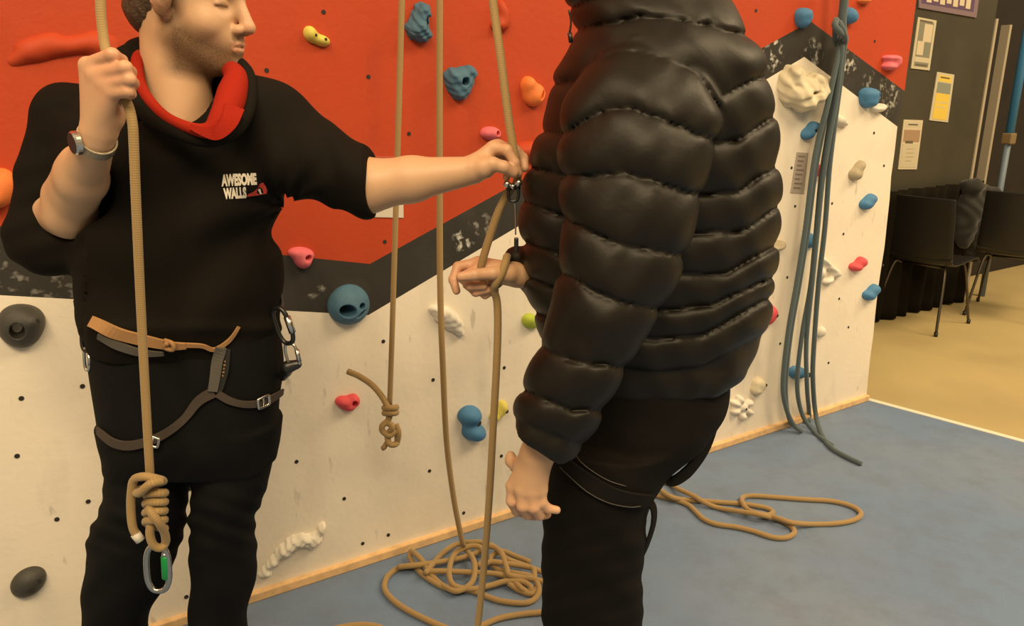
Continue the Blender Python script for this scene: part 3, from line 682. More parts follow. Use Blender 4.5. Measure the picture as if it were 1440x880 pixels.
# ------------------------------------------------------------------ people
SK = M['skin']
nt = SK.node_tree; b = nt.nodes['Principled BSDF']
at = nt.nodes.new('ShaderNodeAttribute'); at.attribute_name = 'stubble'; at2 = nt.nodes.new('ShaderNodeAttribute'); at2.attribute_name = 'flush'
tc = nt.nodes.new('ShaderNodeTexCoord'); nz = nt.nodes.new('ShaderNodeTexNoise'); nz.inputs['Scale'].default_value = 600; nt.links.new(tc.outputs['Object'], nz.inputs['Vector'])
rr = nt.nodes.new('ShaderNodeMapRange'); rr.inputs[1].default_value = .35; rr.inputs[2].default_value = .65; rr.inputs[3].default_value = .75; rr.inputs[4].default_value = 1; nt.links.new(nz.outputs['Fac'], rr.inputs[0])
mm_ = nt.nodes.new('ShaderNodeMath'); mm_.operation = 'MULTIPLY'; nt.links.new(at.outputs['Fac'], mm_.inputs[0]); nt.links.new(rr.outputs[0], mm_.inputs[1])
x1 = nt.nodes.new('ShaderNodeMix'); x1.data_type = 'RGBA'; x1.inputs[6].default_value = (.56, .345, .205, 1); x1.inputs[7].default_value = (.60, .25, .16, 1); nt.links.new(at2.outputs['Fac'], x1.inputs[0])
x2 = nt.nodes.new('ShaderNodeMix'); x2.data_type = 'RGBA'; x2.inputs[7].default_value = (.115, .062, .028, 1); nt.links.new(x1.outputs[2], x2.inputs[6]); nt.links.new(mm_.outputs[0], x2.inputs[0])
nt.links.new(x2.outputs[2], b.inputs['Base Color'])
HAIR = mat('brown_hair', (.085, .05, .026), .55, bump=.9, bscale=260, var=.5, vscale=120)
BLK = mat('black_sweatshirt_cotton', (.0085, .0068, .0048), .9, bump=.3, bscale=500, spec=.12)
TRO = mat('black_trouser_cloth', (.0065, .0065, .0068), .85, bump=.3, bscale=600, spec=.12)
TRO2 = mat('black_jean_cloth', (.0070, .0058, .0045), .85, bump=.3, bscale=600, spec=.12)
PUF = mat('black_quilted_nylon', (.0085, .0066, .0042), .48, bump=.15, bscale=60, spec=.26)
RED = mat('red_cotton', (.30, .018, .008), .9, bump=.3, bscale=400, spec=.1)
SHOE = mat('black_shoe_leather', (.02, .02, .02), .5); SOLE = mat('rubber_sole', (.25, .24, .22), .7)

def hand(wr, fingers, thumb, rw=.027, rf=.0092):
    """wr = wrist point; fingers = 4 chains MCP PIP DIP TIP; thumb = CMC MCP IP TIP"""
    L = []
    rr = [1.0, 1.03, .98, .86]
    for i, ch in enumerate(fingers):
        r = rf * rr[i]
        m = [np.array(q, float) for q in ch]
        L.append(Cone(wr * .8 + m[0] * .2, m[0], rw * .62, r * 1.35, k=.012))
        L.append(Cone(m[0], m[1], r * 1.22, r * 1.04, k=.005)); L.append(Cone(m[1], m[2], r * 1.06, r * .95, k=.004)); L.append(Cone(m[2], m[3], r * .95, r * .84, k=.003))
    t = [np.array(q, float) for q in thumb]
    L.append(Cone(wr * .5 + t[0] * .5, t[0], .019, .0165, k=.012)); L.append(Cone(t[0], t[1], .0165, .0125, k=.008)); L.append(Cone(t[1], t[2], .0122, .0105, k=.004)); L.append(Cone(t[2], t[3], .0108, .0088, k=.004))
    return L
def nails(parent, tips, dirs): pass

def head(c, yaw, pitch, s=1.0, roll=0.0):
    """c = centre between the ears; yaw about z (0 = facing +x); returns prims, frame"""
    cy, sy = math.cos(yaw), math.sin(yaw); cp, sp = math.cos(pitch), math.sin(pitch)
    f = np.array([cy * cp, sy * cp, -sp]); l = np.array([-sy, cy, 0]); u = np.cross(f, l)
    if roll: l, u = l * math.cos(roll) + u * math.sin(roll), -l * math.sin(roll) + u * math.cos(roll)
    R = np.stack([f, l, u], 1)
    T = lambda x, y, z: c + R @ (np.array([x, y, z]) * s)
    E = lambda x, y, z, rx, ry, rz, k=.02, op='+': Ell(T(x, y, z), np.array([rx, ry, rz]) * s, R, k, op)
    C = lambda a, b, ra, rb, k=.02, op='+': Cone(T(*a), T(*b), ra * s, rb * s, k, op)
    L = [E(-.015, 0, .045, .098, .076, .082), E(.028, 0, -.005, .060, .062, .085, .03), C((.0, 0, -.02), (.055, 0, -.065), .05, .033, .03)]
    for q in (1, -1):
        L += [C((.004, q * .051, -.046), (.069, q * .015, -.083), .020, .0195, .022), E(.056, q * .036, -.022, .026, .026, .024, .022),
              C((.082, q * .010, .040), (.066, q * .044, .038), .011, .011, .014)]
    L += [E(.083, 0, -.083, .018, .020, .017, .012), E(.073, 0, -.050, .024, .033, .028, .018)]
    for q in (1, -1): L += [E(.091, q * .031, .014, .016, .019, .014, .012, '-')]
    for q in (1, -1): L += [E(.069, q * .032, .016, .0135, .0155, .0115, .004), C((.0785, q * .022, .012), (.075, q * .046, .012), .0035, .003, .003)]
    L += [C((.083, 0, .030), (.108, 0, -.014), .0085, .0115, .010), E(.109, 0, -.018, .0125, .0115, .0105, .006)]
    for q in (1, -1): L += [E(.097, q * .013, -.024, .011, .0075, .0085, .005), E(.1045, q * .007, -.0315, .005, .004, .005, .002, '-')]
    L += [E(.0925, 0, -.0465, .0085, .021, .0045, .005), E(.0920, 0, -.0570, .0085, .018, .0055, .005), C((.1035, .013, -.0515), (.1035, -.013, -.0515), .0030, .0030, .003, '-'),
          C((.101, 0, -.0515), (.086, .024, -.0535), .0020, .0014, .003, '-'), C((.101, 0, -.0515), (.086, -.024, -.0535), .0020, .0014, .003, '-'), C((.105, .012, -.068), (.105, -.012, -.068), .007, .007, .008, '-')]
    for q in (1, -1):
        Rb = R @ np.array([[math.cos(.3), -q * math.sin(.45), 0], [q * math.sin(.45), math.cos(.3), 0], [0, 0, 1]])
        L += [Ell(T(-.002, q * .079, .004), np.array([.019, .0085, .030]) * s, R, .006), Ell(T(.004, q * .072, -.022), np.array([.010, .007, .012]) * s, R, .006),
              Ell(T(.001, q * .090, .008), np.array([.009, .008, .017]) * s, R, .004, '-'), C((-.016, q * .084, .018), (-.014, q * .084, -.008), .004, .0035, .003)]
    return L, T, R

def rows(spec, Y):                       # (py, xl, xr, half depth[, Y]) -> ellipse rows in the room
    out = []
    for r in spec:
        y = r[4] if len(r) > 4 else Y
        a, b_ = P(r[1], r[0], y), P(r[2], r[0], y); out.append((a[2], (a[0] + b_[0]) / 2, y, (b_[0] - a[0]) / 2, r[3]))
    return out
def wob(p, f, ph): return np.sin(p[:, 0] * f[0] + p[:, 1] * f[1] + p[:, 2] * f[2] + ph)
def shoe(parent, x, y, yaw, L_=.29):
    c, s_ = math.cos(yaw), math.sin(yaw); R = np.array([[c, -s_, 0], [s_, c, 0], [0, 0, 1]])
    T = lambda a, b_, z: np.array([x, y, 0]) + R @ np.array([a, b_, z])
    S_ = Shape([Cone(T(-.05, 0, .05), T(.06, 0, .045), .046, .044, .02), Cone(T(.06, 0, .045), T(.17, .01, .036), .044, .034, .02), Cone(T(-.05, 0, .05), T(-.045, 0, .12), .046, .045, .02), Ell(T(.06, 0, -.10), (.5, .5, .105), None, .002, '-')])
    o = sdf_mesh('shoe', S_, .006, SHOE, parent)
    pts = [(-.10, 0), (-.08, .04), (0, .043), (.08, .05), (.16, .047), (.208, .01), (.17, -.035), (.08, -.043), (0, -.038), (-.08, -.036)]
    q = cr([(a, b_, 0) for a, b_ in pts], 4, closed=True); V = [T(a, b_, 0.0) for a, b_, _ in q] + [T(a, b_, .022) for a, b_, _ in q]; n = len(q)
    Fs = [(i, (i + 1) % n, n + (i + 1) % n, n + i) for i in range(n)] + [tuple(range(n))[::-1], tuple(range(n, 2 * n))]
    mesh('sole', V, Fs, SOLE, o, smooth=False)

# ================================================================== the instructor on the left
Y1 = 1.43
man = empty('person', (P(240, 700, Y1)[0], Y1, 0)); 
tag(man, 'bearded man in a black sweatshirt with red collar holding ropes, wearing a climbing harness', 'person')
HC1 = P(268, 6, 1.42)
Lh, TH, RH = head(HC1, math.radians(-11), math.radians(12), 1.0)
body = list(Lh)
body += [Cone(TH(-.028, 0, -.045), P(252, 170, 1.41), .055, .060, .03), Cone(TH(-.025, 0, -.03), TH(-.04, 0, .0), .048, .048, .02)]
shL, shR = P(104, 182, 1.46), P(392, 188, 1.42)
nb_ = P(250, 222, 1.44)
body += [Cone(nb_, shL, .055, .042, .03), Cone(nb_, shR, .055, .042, .03)]
body += [Loft(rows([(190, 165, 350, .065), (290, 175, 345, .07), (380, 170, 345, .07), (470, 160, 365, .08), (560, 150, 375, .10)], Y1), .03)]
# raised right arm
el1, wr1 = P(99, 300, 1.36), P(136, 196, 1.215)
body += [Cone(shL, P(70, 300, 1.42), .040, .040, .03), Cone(P(70, 300, 1.42), el1, .040, .043, .03)]
body += [Cone(el1, el1 * .5 + wr1 * .5, .037, .037, .02), Cone(el1 * .5 + wr1 * .5, wr1, .037, .0255, .015), Cone(P(82, 268, 1.345), P(110, 225, 1.28), .022, .020, .03)]
D = 1.2
f1 = [[P(123, 92, 1.20), P(158, 77, 1.178), P(171, 85, 1.20), P(158, 93, 1.222)],
      [P(134, 106, 1.19), P(176, 95, 1.172), P(183, 101, 1.196), P(166, 108, 1.22)],
      [P(147, 119, 1.185), P(182, 112, 1.172), P(187, 117, 1.195), P(172, 122, 1.215)],
      [P(158, 131, 1.182), P(180, 129, 1.174), P(184, 132, 1.192), P(170, 136, 1.21)]]
t1 = [P(158, 165, 1.215), P(170, 142, 1.222), P(176, 118, 1.228), P(170, 98, 1.232)]
body += hand(wr1, f1, t1, .029)
# reaching left arm
el2, wr2 = P(512, 262, 1.38), P(662, 240, 1.37)
body += [Cone(shR, el2, .042, .044, .03), Cone(el2, el2 * .55 + wr2 * .45, .0475, .0385, .02), Cone(el2 * .55 + wr2 * .45, wr2, .0385, .0245, .015)]
f2 = [[P(694, 208, 1.375), P(713, 211, 1.36), P(724, 229, 1.358), P(729, 243, 1.362)],
      [P(700, 206, 1.39), P(724, 211, 1.40), P(736, 222, 1.405), P(738, 236, 1.395)],
      [P(699, 212, 1.405), P(720, 224, 1.43), P(729, 236, 1.425), P(728, 246, 1.41)],
      [P(694, 219, 1.42), P(708, 234, 1.44), P(714, 243, 1.43), P(712, 250, 1.415)]]
t2 = [P(682, 236, 1.352), P(693, 231, 1.345), P(709, 235, 1.345), P(722, 243, 1.352)]
body += hand(wr2, f2, t2, .026, .0090)
# legs inside the trousers
lk, rk = P(190, 760, 1.46), P(315, 760, 1.46)
la, ra = np.array([P(168, 960, 1.50)[0], 1.51, .09]), np.array([P(308, 960, 1.5)[0], 1.51, .09])
body += [Cone(P(205, 570, 1.44), lk, .055, .042, .03), Cone(lk, la, .040, .030, .03), Cone(P(325, 570, 1.44), rk, .055, .042, .03), Cone(rk, ra, .040, .030, .03)]
def stubble1(v):
    q = (v - HC1) @ RH / 1.0; x, y, z = q[:, 0], np.abs(q[:, 1]), q[:, 2]
    jaw = np.clip((-.020 - z + .35 * np.clip(.05 - x, 0, .1) - .25 * np.clip(x - .04, 0, .1) * (y > .02)) / .03, 0, 1) * np.clip((z + .125) / .02, 0, 1) * np.clip((x + .012) / .03, 0, 1)
    side = np.clip((.03 - np.abs(x - .008)) / .02, 0, 1) * np.clip((.04 - z) / .03, 0, 1) * np.clip((z + .07) / .03, 0, 1) * (y > .05)
    lip = np.clip(1 - ((x - .1) / .02) ** 2 - (y / .024) ** 2 - ((z + .052) / .012) ** 2, 0, 1)
    brow = np.clip(1 - np.abs(z - .046 + 4 * (y - .03) ** 2 * 3) / .006, 0, 1) * (x > .055) * (y > .010) * (y < .05)
    lash = (x > .068) * (y > .018) * (y < .048) * np.clip(1 - np.abs(z - .0095 + 6 * (y - .032) ** 2) / .0025, 0, 1); brow = np.maximum(brow, lash)
    d = np.linalg.norm(q, axis=1)
    return np.clip(np.maximum(np.maximum(jaw * 1.0, side * .9) * (1 - 1.6 * np.clip(lip * 2, 0, .62)), brow), 0, 1) * (d < .2)
def flush1(v):
    q = (v - HC1) @ RH / 1.0; x, y, z = q[:, 0], np.abs(q[:, 1]), q[:, 2]
    lip = ((x > .083) & (y < .025) & (np.abs(z + .052) < .009)) * .45
    ear = ((y > .076) & (x < .02)) * .6; nose = np.clip(1 - np.linalg.norm(q - [.11, 0, -.018], axis=1) / .03, 0, 1) * .5
    return np.maximum(np.maximum(lip, ear), nose) * (np.linalg.norm(q, axis=1) < .2) + .5 * np.exp(-(np.linalg.norm(v - P(168, 100, 1.19), axis=1) / .055) ** 2) + .3 * np.exp(-(np.linalg.norm(v - P(720, 225, 1.38), axis=1) / .045) ** 2)
ob_man = sdf_mesh('body', Shape(body), .0027, SK, man, attrs={'stubble': stubble1, 'flush': flush1})

# hair
def hair_prims(T, R, s, low=-.065):
    E = lambda x, y, z, rx, ry, rz, k=.01, op='+': Ell(T(x, y, z), np.array([rx, ry, rz]) * s, R, k, op)
    return [E(-.018, 0, .048, .102, .081, .088), E(-.06, 0, -.02, .052, .062, .05, .03),
            E(.085, 0, -.01, .075, .13, .085, .012, '-'), E(.03, 0, -.10, .085, .13, .065, .01, '-'), E(.0, .085, .0, .028, .03, .038, .006, '-'), E(.0, -.085, .0, .028, .03, .038, .006, '-')]
def tuft(p, d): return d + .0015 * np.sin(p[:, 0] * 330 + 2 * np.sin(p[:, 2] * 90)) * np.sin(p[:, 2] * 120 + p[:, 1] * 200)
sdf_mesh('hair', Shape(hair_prims(TH, RH, 1.0), tuft), .004, HAIR, man)

# sweatshirt
sw = [Loft(rows([(150, 110, 385, .085), (175, 92, 402, .105), (240, 92, 405, .125), (290, 100, 396, .13), (330, 112, 376, .128), (370, 116, 385, .128), (405, 118, 394, .13), (440, 120, 391, .13), (462, 130, 385, .128), (484, 138, 380, .12)], Y1), .03, pw=2.3)]
sw += [Cone(P(262, 150, 1.42), P(112, 168, 1.46), .078, .060, .03), Cone(P(185, 92, 1.44), P(215, 75, 1.47), .034, .034, .03), Cone(P(262, 150, 1.42), P(392, 176, 1.42), .078, .068, .03)]
sw += [Cone(P(97, 172, 1.46), P(78, 250, 1.44), .062, .062, .03), Cone(P(78, 250, 1.44), P(64, 325, 1.41), .062, .061, .03), Cone(P(64, 325, 1.41), P(92, 335, 1.40), .058, .05, .03), Cone(P(60, 342, 1.41), P(66, 348, 1.40), .057, .055, .02)]
sw += [Cone(P(392, 190, 1.42), P(440, 226, 1.40), .080, .073, .03), Cone(P(440, 230, 1.40), P(512, 260, 1.38), .072, .061, .02)]
sw += [Cone(P(256, 165, 1.40), P(262, 185, 1.41), .075, .095, .035)]
# neck opening
sw += [Cone(P(250, 50, 1.39), P(248, 138, 1.385), .078, .074, .008, '-'), Cone(P(262, 90, 1.18), P(272, 128, 1.25), .055, .040, .01, '-')]
class Cut:                               # the sleeve ends here
    op, k, R, c = '&', .004, 10.0, np.zeros(3)
    def __init__(s, f): s.f = f
    def __call__(s, p): return s.f(p)
cu_n = nrm(wr2 - el2); cu_c = P(522, 265, 1.38)
sw.append(Cut(lambda p: (p - cu_c) @ cu_n))
fa_n = nrm(wr1 - el1); fa_c = P(96, 298, 1.385)
def cut2(p):                             # rolled sleeve of the raised arm leaves the forearm bare
    q = p - P(98, 290, 1.375); d = q @ nrm([.45, -.80, .35]); near = np.linalg.norm(p - P(98, 280, 1.36), axis=1)
    return np.where(near < .16, d - .004, -.05)
forearm_cut = Cone(el1 + np.array([.0, -.01, .0]), wr1, .050, .046, .008, '-')
sw.append(forearm_cut)
def sw_post(p, d):
    px, py = proj(p)
    f = .0065 * np.sin((px * .35 + py * .9) * .055 + 1.5 * np.sin(px * .02)) * (px > 120) + .004 * np.sin((px * .9 - py * .5) * .05 + py * .015)
    # creases gathering towards the armpits and bunched sleeves
    a = np.hypot(px - 400, py - 290); f = f + .006 * np.sin(np.arctan2(py - 290, px - 400) * 9) * np.exp(-a / 70)
    a = np.hypot(px - 75, py - 300); f = f + .005 * np.sin(py * .16 + px * .05) * np.exp(-a / 60) * (px < 120) * .8
    a = np.abs(px - 470); f = f + .004 * np.sin(px * .13 - py * .05) * np.exp(-a / 50) * (py < 320)
    h = np.exp(-((py - 462) / 10) ** 2) * .006 * (px > 110) * (px < 400)
    return d - f * .9 - h
# hollow the cuff so the arm shows inside
ob_sw = sdf_mesh('sweatshirt', Shape(sw, sw_post), .0045, BLK, man)

# crossover collar: black outside, red lining
def ring_tube(name, base, rads, m):
    q = cr([(*p_, r) for p_, r in zip(base, rads)], 8, closed=True)
    V, Fs, U = tube_geo(q[:, :3], q[:, 3], 14, True); return mesh(name, V, Fs, m, man)
ring_tube('hood_collar', [P(182, 80, 1.42), P(187, 126, 1.345), P(212, 163, 1.298), P(252, 186, 1.272), P(295, 197, 1.268), P(332, 180, 1.29), P(350, 142, 1.335), P(343, 100, 1.40), P(305, 82, 1.48), P(250, 70, 1.51), P(205, 68, 1.48)],
          [.017, .019, .016, .013, .012, .013, .013, .015, .02, .022, .022], BLK)
ring_tube('collar_lining', [P(193, 84, 1.385), P(199, 124, 1.33), P(226, 159, 1.287), P(262, 178, 1.262), P(293, 183, 1.257), P(314, 164, 1.276), P(326, 134, 1.32), P(330, 104, 1.375), P(298, 88, 1.45), P(250, 78, 1.47), P(208, 76, 1.45)],
          [.010, .010, .009, .009, .013, .021, .024, .018, .012, .010, .009], RED)
flap = cr([P(330, 150, 1.272), P(322, 172, 1.254), P(305, 188, 1.242), P(288, 186, 1.242), P(268, 178, 1.248)], 8)
ribbon('collar_lining', flap, [nrm(CAMP - q) for q in flap], np.linspace(.03, .008, len(flap)), .006, RED, man)

# trousers
tr = [Loft(rows([(455, 138, 386, .115), (490, 134, 392, .12), (530, 136, 395, .12), (570, 141, 391, .12), (610, 148, 386, .115), (650, 152, 386, .09)], Y1), .02, pw=2.2)]
tr += [Loft(rows([(590, 140, 272, .095, 1.43), (650, 156, 268, .088, 1.44), (700, 146, 264, .088, 1.44), (740, 133, 256, .088, 1.45), (790, 124, 246, .085, 1.46), (830, 121, 226, .08, 1.47), (870, 123, 207, .078, 1.48), (920, 122, 205, .078, 1.49), (1000, 128, 212, .075, 1.51)], Y1), .012)]
tr += [Loft(rows([(590, 266, 396, .095, 1.43), (640, 270, 386, .088, 1.44), (690, 271, 372, .088, 1.44), (745, 272, 356, .085, 1.45), (790, 271, 359, .085, 1.46), (840, 270, 352, .08, 1.47), (880, 269, 345, .078, 1.48), (940, 268, 345, .075, 1.49), (1000, 268, 348, .075, 1.51)], Y1), .012)]
tr += [Cone(P(172, 960, 1.5), la + [0, -.0, -.01], .072, .068, .03), Cone(P(306, 960, 1.5), ra + [0, 0, -.01], .070, .068, .03)]
def tr_post(p, d):
    px, py = proj(p)
    f = .004 * np.sin(py * .10 + px * .06 + 1.2 * np.sin(px * .05)) * np.clip((py - 620) / 60, 0, 1) * .45 + .002 * np.sin(py * .05 - px * .09) + .0032 * np.sin(py * .22 - px * .08) * np.exp(-((py - 735) / 45) ** 2)
    return np.maximum(d - f, .035 - p[:, 2])
ob_tr = sdf_mesh('trousers', Shape(tr, tr_post), .0055, TRO, man)
shoe(man, la[0], 1.47, math.radians(-100)); shoe(man, ra[0], 1.47, math.radians(-82))

# climbing harness, laid on the clothes
clo = [ob_sw, ob_tr]
TAN = mat('tan_webbing', (.36, .19, .075), .8, bump=.3, bscale=900); GRW = mat('grey_webbing', (.085, .078, .065), .8, bump=.3, bscale=900); BRW = mat('brown_grey_webbing', (.055, .04, .03), .8, bump=.3, bscale=900)
def around(name, pix, w, m, parent, th=.004, off=.003): return strap_on(name, pix, clo, w, th, m, parent, off)
har = around('harness', [(131, 453), (160, 465), (200, 476), (240, 484), (262, 484)], [16, 19, 17, 13, 9], TAN, man, .005)
around('waist_pad', [(140, 470), (165, 483), (200, 494), (232, 495)], [10, 14, 12, 6], GRW, har)
around('belt_tail', [(262, 483), (285, 484), (300, 490), (320, 478), (334, 459)], [7, 6, 6, 6, 4], TAN, har)
around('belay_loop', [(309, 486), (304, 515), (298, 548)], [15, 15, 13], GRW, har, .006, .006)
around('belay_loop', [(318, 490), (315, 520), (306, 552)], [12, 13, 9], M.setdefault('blackweb', mat('black_webbing', (.012, .011, .01), .8)), har, .004, .002)
around('leg_loop', [(300, 550), (280, 562), (262, 585), (240, 604), (215, 617), (185, 625), (160, 620), (140, 604)], [16, 14, 11, 12, 13, 14, 16, 13], BRW, har)
around('leg_loop', [(305, 552), (322, 562), (345, 567), (370, 564), (392, 552), (401, 543)], [11, 11, 10, 11, 13, 10], BRW, har)
kn, nn_ = hit(240, 483, [har, ob_sw, ob_tr], .004); tubes('belt_knot', [(cr([kn + [-.008, 0, .008], kn + [.008, -.006, .004], kn + [.006, -.004, -.008], kn + [-.008, -.004, -.004], kn + [0, -.008, .006]], 5), .004, False)], TAN, har)
def buckle(px, py, w, h, ang, m, parent, objs):
    c, n = hit(px, py, objs, .008); up = nrm(np.array([0, 0, 1]) - n * n[2]); s_ = np.cross(up, n); a = math.radians(ang)
    e1, e2 = s_ * math.cos(a) + up * math.sin(a), -s_ * math.sin(a) + up * math.cos(a)
    pts = [c + e1 * x * w / 2 + e2 * y * h / 2 for x, y in ((-1, -.6), (-.8, -1), (.8, -1), (1, -.6), (1, .6), (.8, 1), (-.8, 1), (-1, .6))]
    tubes('buckle', [(cr(pts, 3, True), .0028, True), ([c - e2 * h / 2, c + e2 * h / 2], .002, False)], m, parent, 8)
def wrap(name, z, c, a0, a1, w, m, parent, objs, dz=0.0, n=28):
    # the part of a strap that runs round the back of the body
    pp, nn = [], []
    for i in range(n):
        t = i / (n - 1); a = math.radians(a0 + (a1 - a0) * t); d = np.array([math.cos(a), math.sin(a), 0]); zz = z + dz * t
        co, no, k, q = bvh(objs).ray_cast(Vector((c[0] + d[0] * .5, c[1] + d[1] * .5, zz)), Vector(-d))
        if co is not None: pp.append(np.array(co) + d * .004); nn.append(d)
    for _ in range(2):
        for i in range(1, len(pp) - 1): pp[i] = (pp[i - 1] + 2 * pp[i] + pp[i + 1]) / 4
    return ribbon(name, pp, nn, w, .004, m, parent)
b0 = hit(133, 454, clo)[0]; wrap('waist_belt', b0[2], (P(258, 460, Y1)[0], Y1), 188, 5, .024, GRW, har, clo)
buckle(367, 563, .024, .020, 5, M['metal'], har, clo)
buckle(217, 618, .022, .018, -20, M['metal'], har, clo)
for i in range(5):
    c, n = hit(316.5 - i * .8, 508 + i * 5, [ob_tr, ob_sw] + [x for x in har.children if x.name.startswith('belay')], .001)
    bm = bmesh.new(); box(bm, c, (.0022 + .0014 * (i % 2), .001, .003)); bmobj('woven_mark', bm, TAN, har)

# printed chest logo, laid on the cloth
def text_mesh(name, body_, size, m, parent, org, ang, sx, objs, bold=.0):
    cu_ = bpy.data.curves.new(name, 'FONT'); cu_.body = body_; cu_.size = 1; cu_.offset = bold; cu_.resolution_u = 3
    o = bpy.data.objects.new(name, cu_); COL.objects.link(o); bpy.context.view_layer.update()
    me = bpy.data.meshes.new_from_object(o.evaluated_get(bpy.context.evaluated_depsgraph_get())); bpy.data.objects.remove(o)
    bm = bmesh.new(); bm.from_mesh(me); bmesh.ops.triangulate(bm, faces=bm.faces); bmesh.ops.subdivide_edges(bm, edges=[e for e in bm.edges if e.calc_length() > .2], cuts=2)
    xs = [v.co.x for v in bm.verts]; w_ = max(xs) - min(xs); x0 = min(xs)
    a = math.radians(ang)
    for v in bm.verts:
        x, y = (v.co.x - x0) / w_ * sx, v.co.y / .72 * size      # in photo-scale units on the chest
        co, n = hit(org[0] + x * math.cos(a) + y * math.sin(a), org[1] + x * math.sin(a) - y * math.cos(a), objs, .0012)
        v.co = co
    me2 = bpy.data.meshes.new(name); bm.to_mesh(me2); bm.free(); return link(name, me2, m, parent, False)
LOGO = mat('white_print', (.72, .66, .56), .7); LRED = mat('red_print', (.50, .045, .03), .7)
text_mesh('logo', 'AWESOME', 15, LOGO, ob_sw, (312, 261), -3, 49, [ob_sw], .06)
text_mesh('logo', 'WALLS', 14, LOGO, ob_sw, (315, 279), -4, 32, [ob_sw], .06)
def print_poly(name, pix, m, parent, objs, off=.0012):
    bm = bmesh.new(); vs = []
    for a, b_ in pix: c, n = hit(a, b_, objs, off); vs.append(bm.verts.new(tuple(c)))
    bm.faces.new(vs); bmesh.ops.triangulate(bm, faces=bm.faces); return bmobj(name, bm, m, parent)
print_poly('logo_rock', [(347, 276), (349, 272), (356, 269), (361, 265), (365, 258), (369, 256), (373, 261), (375, 267), (374, 272), (360, 274)], LRED, ob_sw, [ob_sw], .0016)
print_poly('logo_climber', [(362, 266), (365, 265), (366, 269), (368, 272), (365, 272), (363, 269)], LOGO, ob_sw, [ob_sw], .0022)

# wristwatch
ax = nrm(wr1 - el1); wc = wr1 - ax * .004; sd = nrm(np.cross(ax, [0, 1, 0])); fr = np.cross(sd, ax)
if fr[1] > 0: fr = -fr
if sd[0] < 0: sd = -sd
STR = mat('steel_mesh_strap', (.42, .36, .27), .4, .7, bump=.5, bscale=900)
ring = [wc + sd * .0285 * math.cos(t) + fr * .0262 * math.sin(t) for t in np.linspace(0, 2 * math.pi, 33)[:-1]]; ring.append(ring[0])
rn = [nrm(q - wc) for q in ring]
wt = ribbon('wristwatch', ring, rn, .018, .003, STR, man)
fd = nrm(-sd * .42 + fr * .91); fc = wc + fd * .029
def disc(name, c, n, r, th, m, parent, seg=28):
    V, Fs, U = tube_geo([c, c + n * th * .7, c + n * th], [r, r, r * .88], seg); return mesh(name, V, Fs, m, parent, smooth=False)
disc('watch_case', fc - fd * .003, fd, .0185, .009, M['metal'], wt); disc('watch_dial', fc + fd * .006, fd, .0155, .0008, mat('black_dial', (.012, .012, .012), .5), wt)
# ================================================================== the climber in the puffer jacket
Y2 = 1.43
man2 = empty('person', (P(835, 700, Y2)[0], Y2, 0))
tag(man2, 'person in a black quilted puffer jacket and black trousers, gripping a rope', 'person')
HC2 = P(880, -110, Y2)
Lh2, TH2, RH2 = head(HC2, math.radians(176), math.radians(12), 1.0)
b2 = list(Lh2)
b2 += [Cone(TH2(-.028, 0, -.045), P(905, 70, Y2), .058, .064, .03)]
b2 += [Loft(rows([(110, 830, 990, .17), (240, 810, 1000, .15), (380, 820, 1000, .13), (480, 820, 1000, .11), (545, 825, 975, .10)], Y2), .04)]
# hanging left arm and hand
sh3, el3, wr3 = P(900, 130, 1.26), P(850, 400, 1.21), P(757, 634, 1.19)
b2 += [Cone(sh3, el3, .055, .042, .03), Cone(el3, wr3, .042, .030, .02)]
f3 = [[P(722, 683, 1.20), P(720, 704, 1.195), P(727, 718, 1.21), P(737, 722, 1.23)],
      [P(735, 688, 1.185), P(735, 711, 1.18), P(742, 723, 1.197), P(752, 725, 1.215)],
      [P(749, 690, 1.18), P(750, 713, 1.176), P(759, 724, 1.19), P(769, 723, 1.207)],
      [P(761, 687, 1.185), P(762, 706, 1.182), P(771, 715, 1.186), P(783, 717, 1.19)]]
t3 = [P(738, 652, 1.21), P(727, 655, 1.228), P(719, 648, 1.24), P(718, 641, 1.245)]
b2 += hand(wr3, f3, t3, .033, .0098)
# right arm, gripping the rope in front
wr4 = P(733, 386, 1.42)
b2 += [Cone(P(850, 130, 1.60), P(830, 330, 1.62), .05, .042, .03), Cone(P(830, 330, 1.62), wr4, .042, .0255, .02)]
f4 = [[P(673, 369, 1.435), P(644, 375, 1.425), P(637, 393, 1.41), P(642, 409, 1.40)],
      [P(677, 376, 1.42), P(650, 390, 1.40), P(661, 402, 1.385), P(680, 402, 1.388)],
      [P(682, 384, 1.425), P(658, 400, 1.41), P(669, 411, 1.395), P(687, 407, 1.395)],
      [P(689, 390, 1.43), P(671, 407, 1.42), P(682, 415, 1.405), P(697, 408, 1.405)]]
t4 = [P(715, 384, 1.395), P(694, 384, 1.378), P(668, 386, 1.366), P(648, 389, 1.366)]
b2 += hand(wr4, f4, t4, .028, .0090)
b2 += [Cone(P(880, 560, 1.36), P(840, 760, 1.36), .055, .045, .03), Cone(P(840, 760, 1.36), np.array([P(840, 850, 1.4)[0], 1.40, .1]), .045, .036, .03)]
b2 += [Cone(P(880, 560, 1.50), P(835, 740, 1.53), .055, .045, .03), Cone(P(835, 740, 1.53), np.array([P(850, 800, 1.53)[0], 1.56, .1]), .05, .038, .03)]
zero = lambda v: np.zeros(len(v))
flush2 = lambda v: (.45 * np.exp(-(np.linalg.norm(v - P(745, 712, 1.2), axis=1) / .035) ** 2) + .45 * np.exp(-(np.linalg.norm(v - P(655, 392, 1.4), axis=1) / .05) ** 2))
sdf_mesh('body', Shape(b2), .0027, SK, man2, attrs={'stubble': zero, 'flush': flush2})
sdf_mesh('hair', Shape(hair_prims(TH2, RH2, 1.0), tuft), .004, HAIR, man2)

